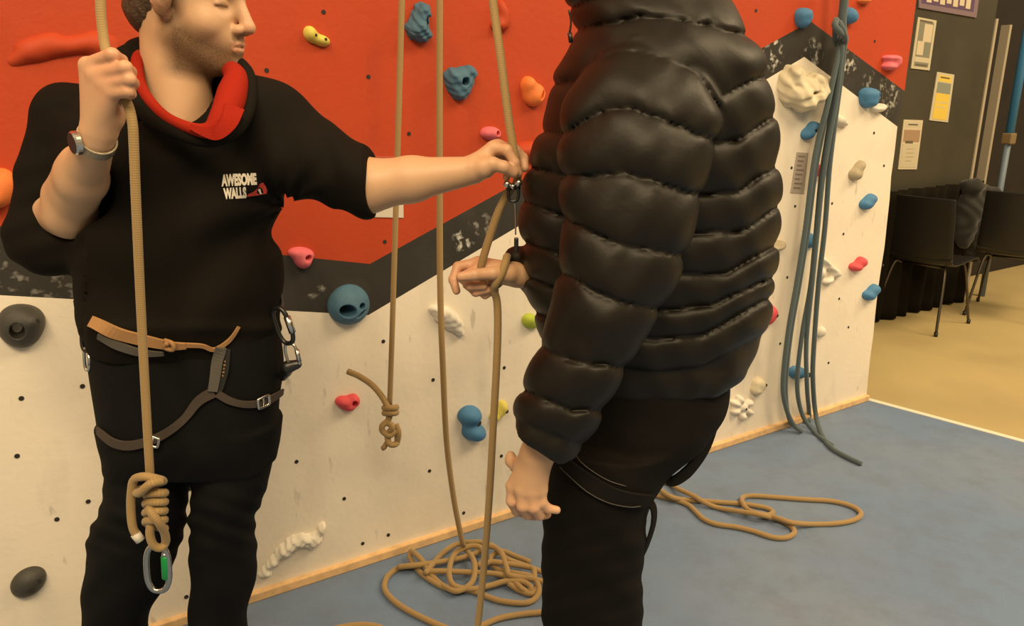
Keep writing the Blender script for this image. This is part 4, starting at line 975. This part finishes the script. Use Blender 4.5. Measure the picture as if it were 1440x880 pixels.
def seam_phase(px, py, seams):           # which quilted channel a point lies in, and how far across it
    ys = np.stack([np.interp(px, [q[0] for q in s], [q[1] for q in s]) for s in seams], 0)
    ph = np.zeros(len(px)); n = len(seams)
    k = (py[None, :] > ys).sum(0)
    lo = np.where(k == 0, ys[0] - 60, ys[np.clip(k - 1, 0, n - 1), np.arange(len(px))]); hi = np.where(k == n, ys[-1] + 45, ys[np.clip(k, 0, n - 1), np.arange(len(px))])
    return k, np.clip((py - lo) / np.maximum(hi - lo, 4), 0, 1)
def puff(t, w): return (np.clip(4 * t * (1 - t), 0, 1) ** w)
BS = [[(735, -10), (800, 10), (860, -14), (930, -30), (1050, -20), (1090, -20)], [(735, 60), (800, 45), (900, 22), (1000, 36), (1052, 50), (1090, 52)], [(740, 118), (800, 115), (1010, 138), (1057, 112), (1090, 100)], [(740, 182), (790, 190), (990, 203), (1040, 198), (1077, 170), (1095, 160)],
      [(735, 230), (790, 246), (975, 274), (1035, 270), (1083, 240), (1095, 232)], [(725, 280), (787, 302), (960, 330), (1045, 325), (1083, 296), (1095, 288)], [(725, 335), (790, 360), (945, 385), (1020, 385), (1077, 353), (1095, 345)],
      [(730, 385), (790, 410), (930, 437), (1000, 430), (1066, 398), (1090, 388)], [(740, 430), (790, 460), (920, 478), (990, 470), (1060, 430), (1080, 420)]]
def body_post(p, d):
    px, py = proj(p); k, t = seam_phase(px, py, BS)
    pf = puff(t, .42)
    am = .5 + .5 * np.sin(px * .031 + 2.3 * k) * np.sin(px * .013 + k)
    cre = .0018 * np.sin(px * .125 + 1.7 * k + 1.6 * np.sin(py * .06 + px * .03)) * (1 - pf) * 2 * am + .0022 * np.sin(px * .045 + py * .03 + k * 2) + .0015 * np.sin(px * .11 - py * .07 + k)
    return d + .017 * (1 - pf) * np.clip((560 - py) / 40, 0, 1) + cre - .002
jk = [Loft(rows([(-60, 800, 985, .115), (-25, 796, 1008, .12), (0, 795, 1020, .13), (30, 806, 1034, .16), (60, 806, 1052, .19), (85, 792, 1064, .205), (115, 776, 1072, .21), (170, 762, 1082, .21), (240, 740, 1088, .205), (300, 730, 1089, .20), (360, 734, 1085, .195), (420, 744, 1076, .19), (460, 756, 1072, .185), (490, 772, 1066, .18), (512, 790, 1048, .165), (526, 800, 1015, .15)], Y2), .02, pw=2.2)]
# far sleeve
jk += [Cone(P(858, 130, 1.60), P(835, 320, 1.62), .085, .07, .02), Cone(P(835, 320, 1.62), P(748, 378, 1.45), .07, .036, .02)]
jk += [Cone(P(748, 376, 1.45), P(732, 366, 1.44), .036, .030, .01)]
# opening of the neck
jk += [Cone(TH2(0, 0, -.03), TH2(-.02, 0, -.09), .07, .066, .01, '-')]
torso = Shape(jk, body_post)
SS = [[(770, 135), (790, 118), (835, 84), (885, 71), (945, 82), (985, 108), (1015, 160), (1030, 190)], [(770, 205), (790, 190), (835, 160), (885, 152), (940, 170), (990, 193), (1010, 200)],
      [(770, 250), (785, 247), (830, 246), (880, 245), (930, 258), (975, 272), (1000, 278)], [(770, 296), (788, 303), (830, 325), (870, 342), (910, 352), (950, 358), (980, 360)], [(765, 368), (785, 380), (820, 400), (860, 420), (930, 437), (960, 440)],
      [(740, 478), (758, 485), (805, 509), (873, 516), (900, 514)], [(720, 540), (750, 554), (805, 577), (845, 578), (870, 572)]]
def sl_post(p, d):
    px, py = proj(p); k, t = seam_phase(px, py, SS); pf = puff(t, .42); fade = np.clip((610 + (px - 722) * .4 - py) / 40, 0, 1)
    am = .5 + .5 * np.sin(px * .037 + 1.3 * k) * np.sin(px * .017 + 2 * k)
    cre = .0020 * np.sin(px * .17 + 2.1 * k + 1.5 * np.sin(py * .07)) * (1 - pf) * 2 * am * fade + .0022 * np.sin(px * .05 - py * .035 + k * 2) + .0012 * np.sin(px * .1 + py * .06 + k)
    hem = .004 * np.exp(-((py - (590 + (px - 722) * .47)) / 9) ** 2)
    return d + .015 * (1 - pf) * fade + cre - .002
sl = [Loft(rows([(60, 865, 935, .04, 1.30), (78, 832, 968, .07, 1.29), (110, 808, 1000, .09, 1.27), (150, 792, 1016, .10, 1.255), (200, 787, 1006, .105, 1.24), (250, 788, 992, .105, 1.23), (300, 790, 978, .105, 1.22), (360, 788, 960, .10, 1.21), (420, 776, 934, .095, 1.20), (455, 765, 914, .09, 1.20), (490, 755, 892, .088, 1.195),
                  (540, 737, 864, .08, 1.19), (580, 722, 846, .074, 1.19), (606, 722, 834, .066, 1.19), (628, 734, 824, .055, 1.19)], 1.2), .02, pw=2.15)]
cuff_n = nrm(P(760, 660, 1.19) - P(790, 560, 1.19)); 
ca, cb = P(722, 592, 1.19), P(806, 640, 1.19); cd = nrm(cb - ca); cn = np.array([cd[2], 0, -cd[0]]); cn = cn if cn[2] < 0 else -cn
sl.append(Cut(lambda p: (p - ca) @ cn))
sleeve = Shape(sl, sl_post)
class Sub:
    def __init__(s, shp, k, c, R): s.s, s.k, s.op, s.c, s.R = shp, k, '+', np.array(c), R
    def __call__(s, p): return s.s(p)
jacket = sdf_mesh('puffer_jacket', Shape([Sub(torso, 0, P(905, 240, Y2), .62), Sub(sleeve, .006, P(870, 340, 1.22), .50)]), .0046, PUF, man2, lo=(P(700, 300, 1.4)[0], 1.0, .70), hi=(P(1110, 300, 1.4)[0] + .03, 1.80, 1.92))
# collar edge, hood rim, zip pull
tubes('zip_pull', [(cr([P(800, 14, 1.33), P(803, 30, 1.33), P(801, 46, 1.33)], 4), .0018, False), ([P(801, 46, 1.33), P(803, 60, 1.33)], .0038, False)], M['chair_shell'], jacket, 8)

# trousers
pt_ = [Loft(rows([(480, 812, 1014, .15), (520, 800, 1021, .16), (560, 792, 1017, .165), (600, 782, 990, .165), (640, 776, 946, .15), (680, 770, 918, .13)], Y2), .02, pw=2.2)]
pt_ += [Loft(rows([(620, 776, 955, .10, 1.34), (660, 770, 928, .10, 1.34), (700, 766, 910, .098, 1.345), (740, 763, 909, .095, 1.35), (790, 762, 904, .09, 1.36), (840, 762, 903, .088, 1.37), (900, 764, 905, .085, 1.385), (980, 770, 905, .082, 1.40)], Y2), .015)]
pt_ += [Loft(rows([(620, 780, 940, .10, 1.52), (700, 772, 915, .095, 1.52), (780, 775, 895, .09, 1.53), (860, 780, 890, .085, 1.54), (930, 784, 890, .08, 1.55)], Y2), .015)]
fa = np.array([P(838, 980, 1.40)[0] + .02, 1.41, .08]); fb = np.array([P(838, 930, 1.55)[0] + .02, 1.57, .08])
pt_ += [Cone(P(838, 970, 1.40), fa, .085, .078, .03), Cone(P(838, 920, 1.55), fb, .082, .076, .03)]
def pt_post(p, d):
    px, py = proj(p)
    f = .004 * np.sin(py * .085 - px * .035 + 1.1 * np.sin(px * .04)) * np.clip((py - 560) / 80, 0, 1) * .4 + .0012 * np.sin(py * .19 + px * .05) * np.clip((py - 700) / 40, 0, 1)
    return np.maximum(d - f, .035 - p[:, 2])
ob_pt = sdf_mesh('trousers', Shape(pt_, pt_post), .0055, TRO2, man2)
shoe(man2, fa[0] - .02, fa[1], math.radians(182)); shoe(man2, fb[0] - .02, fb[1], math.radians(176))
# harness: leg loop and hanging straps
WEB = mat('black_harness_webbing', (.011, .010, .009), .9, bump=.3, bscale=900, spec=.1); PIP = mat('grey_piping', (.05, .043, .035), .6)
h2 = strap_on('harness', [(784, 640), (800, 655), (825, 675), (855, 692), (885, 700), (912, 702)], [ob_pt], [24, 26, 27, 26, 24, 20], .006, WEB, man2)
for pix in ([(803, 634), (818, 650), (838, 665), (858, 676), (880, 683)], [(788, 656), (800, 668), (826, 691), (855, 706), (884, 712), (900, 711)]):
    pp = [hit(a, b_, [ob_pt, h2], .0015)[0] for a, b_, _ in cr([(a, b_, 0) for a, b_ in pix], 5)]
    tubes('piping', [(pp, .0011, False)], PIP, h2, 6)
def free_strap(name, pts, w, n, m, parent, th=.004):
    q = cr(pts, 8); return ribbon(name, q, [n] * len(q), w, th, m, parent)
free_strap('riser_strap', [P(1019, 512, 1.40), P(1016, 550, 1.385), P(1006, 592, 1.37), P(992, 630, 1.36), P(970, 660, 1.35), P(948, 676, 1.345), P(934, 672, 1.35)], np.interp(np.linspace(0, 1, 49), [0, .4, .7, 1], [.012, .018, .026, .016]), nrm([.45, -.85, .1]), WEB, h2, .005)
free_strap('riser_strap', [P(1006, 585, 1.42), P(990, 612, 1.41), P(968, 634, 1.40), P(944, 655, 1.39), P(930, 668, 1.385)], .012, nrm([.6, -.8, .1]), WEB, h2)
free_strap('leg_elastic', [P(904, 700, 1.31), P(918, 712, 1.31), P(919, 735, 1.315), P(910, 765, 1.32), P(901, 785, 1.325)], .016, nrm([.75, -.65, 0]), WEB, h2)
# ================================================================== ropes and gear
RG, RB = M['rope_gold'], M['rope_blue']
GR = 'golden climbing ropes'
def rope(name, label, paths, m=RG, cat='rope', group=None):
    o = tubes(name, paths, m); recenter(o); return tag(o, label, cat, group)
R1 = .0074
# held by the raised fist, knotted to a carabiner
kY = 1.225
kc = lambda px, py, dy=0.0: P(px, py, kY + dy)
up = [P(138, -140, 1.27), P(141, 0, 1.245), P(146, 55, 1.232), P(153, 85, 1.214), P(163, 112, 1.206), P(172, 132, 1.203), P(181, 150, 1.198), P(186, 172, 1.195), P(188, 200, 1.195), P(192, 300, 1.20), P(199, 450, 1.215), P(207, 600, 1.222), P(211, 668, 1.226)]
up = cr(up, 10)
o = rope('knotted_rope', 'gold rope in the raised fist, ending in a thick barrel knot clipped to a carabiner', [
    (up, R1, False),
    # the tail: from its end up the left side and over the top
    (cr([kc(196, 757, -.014), kc(187, 742, -.014), kc(184, 715, -.012), kc(185, 690, -.012), kc(189, 674, -.014), kc(203, 670, -.022), kc(220, 673, -.020), kc(229, 676, -.004), kc(226, 678, .016), kc(206, 686, .016), kc(192, 690, -.004), kc(196, 693, -.024), kc(212, 680, -.032), kc(228, 676, -.02)], 8), R1, False),
    (cr([kc(219 + (13 + math.sin(t * .9)) * math.cos(t), 691 + t / 6.2832 * 12.6 + 2.2 * math.cos(t + .6), -.018 * math.sin(t)) for t in np.arange(.2, 6.2832 * 4.1, .5236)], 3), R1 * 1.02, False),
    (cr([kc(216, 700, 0), kc(212, 735, -.010), kc(211, 752, -.012), kc(216, 766, -.010), kc(226, 770, -.004), kc(233, 762, .004), kc(231, 748, -.006), kc(223, 734, -.022), kc(214, 722, -.024), kc(210, 712, -.016)], 8), R1, False)])
TAPE = mat('white_rope_tape', (.55, .52, .46), .6)
V, Fs, U = tube_geo([kc(190, 750, -.014), kc(198, 760, -.014)], R1 * 1.15, 12); mesh('rope_end_tape', V, Fs, TAPE, o)
def oval(c, e1, e2, a, b, r, m, name='carabiner', label=None, sleeve=None, parent=None):
    pts = []
    for t in np.linspace(0, 2 * math.pi, 41)[:-1]:
        x, y = math.cos(t), math.sin(t); pts.append(c + e1 * a * np.sign(x) * abs(x) ** .75 + e2 * b * np.sign(y) * abs(y) ** .75)
    o = tubes(name, [(pts, r, True)], m, parent, 12)
    return o
vx, vz = RGT, nrm([.03, 0, 1])
cc = kc(222, 799, 0); e1 = nrm(vx * .99 + np.array([.0, .0, -.02])); e2 = nrm(P(219, 760, kY) - P(223, 838, kY))
CH = mat('bright_carabiner_steel', (.45, .44, .42), .22, 1.0)
cb_ = oval(cc, e1, e2, .0205, .0475, .0054, CH)
gate_c = P(233, 797, kY)
V, Fs, U = tube_geo([gate_c + e2 * .024, gate_c + e2 * .022, gate_c - e2 * .022, gate_c - e2 * .024], [.006, .0075, .0075, .006], 16); mesh('screw_sleeve', V, Fs, mat('green_anodised_sleeve', (.01, .30, .07), .35, .3), cb_)
V, Fs, U = tube_geo([gate_c + e2 * .030, gate_c + e2 * .024], [.0055, .0065], 16); mesh('gate_hinge', V, Fs, M['metal'], cb_)
tag(cb_, 'steel oval carabiner with a green screw sleeve hanging below the barrel knot', 'carabiner')

# thin gold rope ending in a hanging knot
YB = 2.02; kb = lambda px, py, dy=0.: P(px, py, YB + dy)
rope('knotted_rope', 'gold rope hanging before the white panel, ending in a small double knot with stiff tail', [
    (cr([kb(568, -140), kb(565, 0), kb(558, 250), kb(552, 450), kb(548, 570)], 10), .0075, False),
    (cr([kb(489, 522, .03), kb(505, 529, .02), kb(523, 541, .01), kb(536, 556), kb(543, 568, -.008), kb(548, 578, -.01)], 8), .0088, False),
    (cr([kb(549 + 8.5 * math.cos(t), 571 + t * 1.15 + 1.5 * math.sin(t + 1), -.016 * math.sin(t)) for t in np.arange(0, 12, .8)], 5), .0088, False),
    (cr([kb(549, 582), kb(545, 592, -.01), kb(538, 598, -.016), kb(538, 606, -.016), kb(548, 612, -.018), kb(557, 606, -.01), kb(559, 616, 0), kb(557, 624, -.01), kb(548, 624, -.018), kb(545, 612, -.012), kb(552, 600, -.018), kb(544, 594, -.006)], 7), .0088, False),
    (cr([kb(557, 596, -.006), kb(561, 608, -.012), kb(559, 620, -.006), kb(552, 626, -.004), kb(545, 622, .004), kb(540, 629, -.006), kb(538, 630, -.01)], 6), .0075, False)])

# rope to the pile on the mat, left
def fl(pts, r=.0088, z=.0): return [F(a, b_, (.009 + (c[0] if c else 0))) for a, b_, *c in pts]
Yc = 2.12
pile = cr([P(618, -140, Yc), P(618, 0, Yc), P(618, 200, Yc), P(619, 400, Yc), P(623, 520, Yc), P(628, 620, Yc + .02), P(638, 700, Yc + .05), P(650, 762, Yc + .08)], 10)
tail = fl([(655, 772, .02), (665, 785, .03), (668, 800, .03), (664, 818, .02), (650, 829, .012), (636, 830, .01), (616, 818, 0), (603, 803, .01), (595, 790, .02), (586, 780, .03), (578, 775, .02), (577, 784, .01), (585, 798, .0), (600, 812, 0), (625, 826, 0), (645, 828, 0),
           (668, 832, 0), (700, 844, 0), (735, 848, 0), (752, 842, 0), (758, 828, .01), (752, 812, .02), (750, 800, .02), (735, 794, .02), (712, 785, .03), (700, 772, .03), (684, 764, .03), (664, 762, .03), (640, 766, .02), (622, 778, .015), (606, 796, .02), (598, 806, .02)])
tail2 = fl([(598, 803, .015), (625, 803, .02), (670, 805, .02), (700, 807, .02), (716, 813, .012), (732, 826, .01), (742, 832, 0), (747, 826, .01), (735, 818, .015), (712, 817, .015), (690, 823, .01), (665, 828, .01), (640, 824, .012), (632, 810, .02), (634, 790, .025), (642, 776, .03), (660, 768, .035), (676, 770, .035), (682, 784, .03), (674, 795, .025), (690, 790, .03), (710, 792, .03), (742, 797, .02), (762, 804, .012), (790, 812, 0)])
tail3 = fl([(560, 797, .012), (590, 794, .022), (640, 786, .015), (668, 778, .02), (688, 768, .035), (704, 776, .04), (713, 800, .03), (716, 808, .03), (735, 812, .02), (755, 815, .02), (775, 822, 0)])
outer = fl([(592, 797, .012), (578, 795, .005), (558, 800, 0), (544, 812, 0), (541, 828, 0), (552, 843, 0), (570, 856, 0), (595, 869, 0), (620, 880, 0), (650, 890, 0), (672, 882, 0), (700, 870, 0), (730, 864, 0), (760, 861, 0), (800, 858, 0), (850, 862, 0)])
more = fl([(745, 790, .012), (725, 782, .012), (705, 775, .02), (690, 785, .02), (700, 800, .012), (725, 806, .02), (745, 810, .02), (756, 822, .01), (748, 835, 0), (730, 830, 0), (715, 820, .01)])
rope('coiled_rope', 'gold rope dropping from above into a tangled pile on the blue mat', [
    (np.vstack([pile, cr([pile[-1]] + tail[:], 8)[1:]]), .0088, False), (cr(tail2, 8), .0088, False), (cr(tail3, 8), .0088, False), (cr(outer, 10), .009, False), (cr(more, 8), .0088, False),
    (cr(fl([(470, 884), (500, 879), (530, 881), (560, 895)]), 8), .0088, False)])

# rope through the belay device and the climber's hand
Yd = 1.40
top = [P(675, -140, 1.44), P(693, 0, 1.42), P(704, 80, 1.40), P(715, 165, 1.385), P(723, 215, 1.378), P(728, 246, 1.375), P(725, 262, 1.378)]
low = [P(721, 262, 1.385), P(713, 274, 1.39), P(700, 300, 1.395), P(688, 335, 1.40), P(679, 365, 1.405), P(676, 382, 1.41), P(682, 398, 1.425), P(697, 402, 1.455), P(712, 385, 1.465), P(716, 368, 1.445), P(713, 361, 1.415), P(711, 368, 1.385), P(706, 384, 1.375), P(698, 398, 1.378), P(695, 408, 1.39),
       P(699, 425, 1.40), P(700, 460, 1.40), P(698, 520, 1.40), P(693, 610, 1.41), P(688, 700, 1.42), P(681, 790, 1.43), P(674, 860, 1.44), P(664, 940, 1.46), P(655, 985, 1.50)]
fz = np.array([low[-1][0], 1.52, .0075])
low += [np.array([low[-1][0] - .02, 1.54, .06]), np.array([low[-1][0] - .06, 1.60, .010]), np.array([low[-1][0] - .2, 1.66, .0085])]
rope('climbing_rope', 'gold rope slanting down to the belay device, through the gripping hand to the floor', [(cr(top, 10), .0075, False), (cr(low, 10), .0075, False)])
# belay device with its carabiner
bd = P(722, 264, 1.375); dm = M['dark_metal']
o = tubes('belay_device', [([bd + [-.013, 0, .0], bd + [.012, 0, .004]], .0065, False)], dm); recenter(o)
for (px, py, r) in ((713, 259, .0068), (729, 257, .0068), (721, 262, .005)):
    c = P(px, py, 1.362); V = []; oo = sdf_mesh('steel_knob', Shape([Ell(c, (r, r, r))]), .0016, M['metal'], o)
bl = oval(P(722, 272, 1.368), vx, vz, .009, .014, .003, dm, 'shackle', parent=o)
tubes('keeper_cord', [(cr([P(724, 280, 1.37), P(725, 305, 1.372), P(725, 330, 1.372)], 5), .0014, False)], M['metal'], o, 8)
bm = bmesh.new(); box(bm, P(726, 344, 1.372), (.008, .007, .026), bev=.002); bmobj('cord_toggle', bm, dm, o)
tag(o, 'small steel and black belay device on the rope at the jacket front', 'belay device')

# loops on the mat behind the climber
r2 = fl([(880, 672, .0), (935, 678, .0), (955, 688, .012), (975, 697, .02), (990, 706, .012), (1010, 714, 0), (1040, 719, .012), (1070, 724, .02), (1095, 731, 0), (1112, 740, 0), (1117, 749, 0), (1105, 756, 0), (1085, 755, 0), (1060, 747, 0), (1035, 741, 0), (1008, 737, 0), (990, 730, 0), (978, 719, 0), (968, 710, 0), (950, 703, .0), (925, 697, .0), (905, 694, 0), (880, 692, 0)])
r3 = fl([(880, 690, .018), (922, 681, .018), (930, 690, .018), (945, 699, .018), (965, 703, .0), (985, 704, 0), (1010, 706, 0), (1040, 708, .0), (1062, 711, 0), (1080, 715, 0), (1087, 721, 0), (1078, 724, .014), (1062, 721, .018), (1050, 715, .012), (1044, 706, .018), (1045, 699, 0), (1060, 697, 0), (1090, 699, 0), (1130, 702, 0), (1165, 704, 0), (1190, 709, 0), (1207, 717, 0), (1210, 725, 0), (1198, 732, 0), (1175, 736, 0), (1145, 737, 0), (1115, 735, .018), (1095, 729, .018), (1070, 722, .0)])
rope('climbing_rope', 'gold rope lying in flat open loops on the blue mat behind the climber', [(cr(r2, 8), .0092, False), (cr(r3, 8), .0092, False)])

# blue-grey ropes hanging at the right end of the wall
w_ = lambda px, py, off=.07: W(px, py, off)
def strand(pix, off=.07): return [w_(a, b_, c[0] if c else off) for a, b_, *c in pix]
rope('hanging_rope', 'blue-grey rope hitched above the white peak, its long strands hanging to the mat', [
    (cr(strand([(1190, -60), (1187, 0), (1184, 30), (1186, 52)]), 8), .0165, False),
    (cr(strand([(1176, 28, .09), (1174, 36, .11), (1180, 44, .12), (1187, 50, .11), (1188, 60, .09), (1182, 66, .06), (1176, 58, .05), (1175, 44, .07), (1179, 32, .09), (1184, 40, .12), (1189, 54, .11)]), 8), .012, False),
    (cr(strand([(1184, 48), (1176, 90, .085), (1163, 150, .085), (1151, 195), (1142, 245), (1132, 325), (1120, 400), (1108, 470), (1101, 540), (1106, 575), (1116, 597)]) + [F(1128, 607, .012)], 8), .0105, False),
    (cr(strand([(1186, 50, .06), (1172, 110, .06), (1156, 190, .06), (1146, 245, .06), (1136, 325, .06), (1124, 400, .06), (1112, 470, .06), (1105, 540, .06), (1108, 582, .06)]) + [F(1113, 596, .012)], 8), .0095, False),
    (cr(strand([(1185, 52), (1172, 140), (1163, 195), (1154, 255), (1147, 330), (1140, 400), (1128, 470), (1121, 538), (1128, 582)]) + [F(1146, 608, .01), F(1158, 618, .01), F(1170, 626, .01)], 8), .0098, False),
    (cr(strand([(1186, 54, .09), (1176, 140, .09), (1166, 195, .09), (1156, 260, .09), (1149, 330, .09), (1142, 400, .09), (1134, 480, .08), (1135, 545, .08)]) + [F(1138, 582, .03), F(1137, 592, .012), F(1129, 590, .012)], 8), .0098, False),
    (cr(strand([(1189, 52), (1181, 120), (1173, 180), (1166, 240), (1160, 320), (1151, 400), (1145, 480), (1143, 530), (1147, 582)]) + [F(1156, 612, .012), F(1170, 630, .01), F(1190, 642, .01), F(1211, 652, .01)], 8), .0105, False),
    (cr(strand([(1188, 54, .05), (1178, 120, .05), (1169, 195, .05), (1163, 232, .05), (1166, 240, .06)]), 8), .014, False)], RB)

# gear on the instructor's harness
def gear(label, c, e1, e2, a, b, r, m, extra=None):
    o = oval(c, e1, e2, a, b, r, m); V, Fs, U = tube_geo([c + e1 * a + e2 * b * .45, c + e1 * a - e2 * b * .45], r * 1.5, 12); mesh('gate', V, Fs, M['metal'], o)
    recenter_c = None; tag(o, label, 'carabiner', None); return o
gear('black carabiner clipped high on the right hip of the harness', P(398, 458, 1.40), nrm([.9, -.4, .25]), nrm([-.25, 0, .95]), .017, .036, .0045, dm)
gear('slim carabiner hanging below the black one on the right hip', P(411, 500, 1.40), nrm([.95, -.3, .1]), nrm([-.15, 0, 1]), .013, .026, .003, M['metal'])
gear('dark carabiner clipped to the belt on the left hip, under the sleeve', P(121, 474, 1.36), nrm([.9, -.4, -.1]), nrm([.15, 0, 1]), .011, .027, .004, dm)
gear('small steel carabiner hanging lowest on the left hip', P(122, 505, 1.36), nrm([.9, -.4, 0]), nrm([.1, 0, 1]), .007, .022, .003, M['metal'])
o = sdf_mesh('belay_device', Shape([Cone(P(405, 516, 1.40), P(418, 512, 1.40), .013, .009, .01), Cone(P(402, 522, 1.41), P(398, 530, 1.42), .012, .008, .01)]), .003, M['dark_metal']); recenter(o)
tag(o, 'dark grey belay device hanging on the right hip beside the white panel', 'belay device')
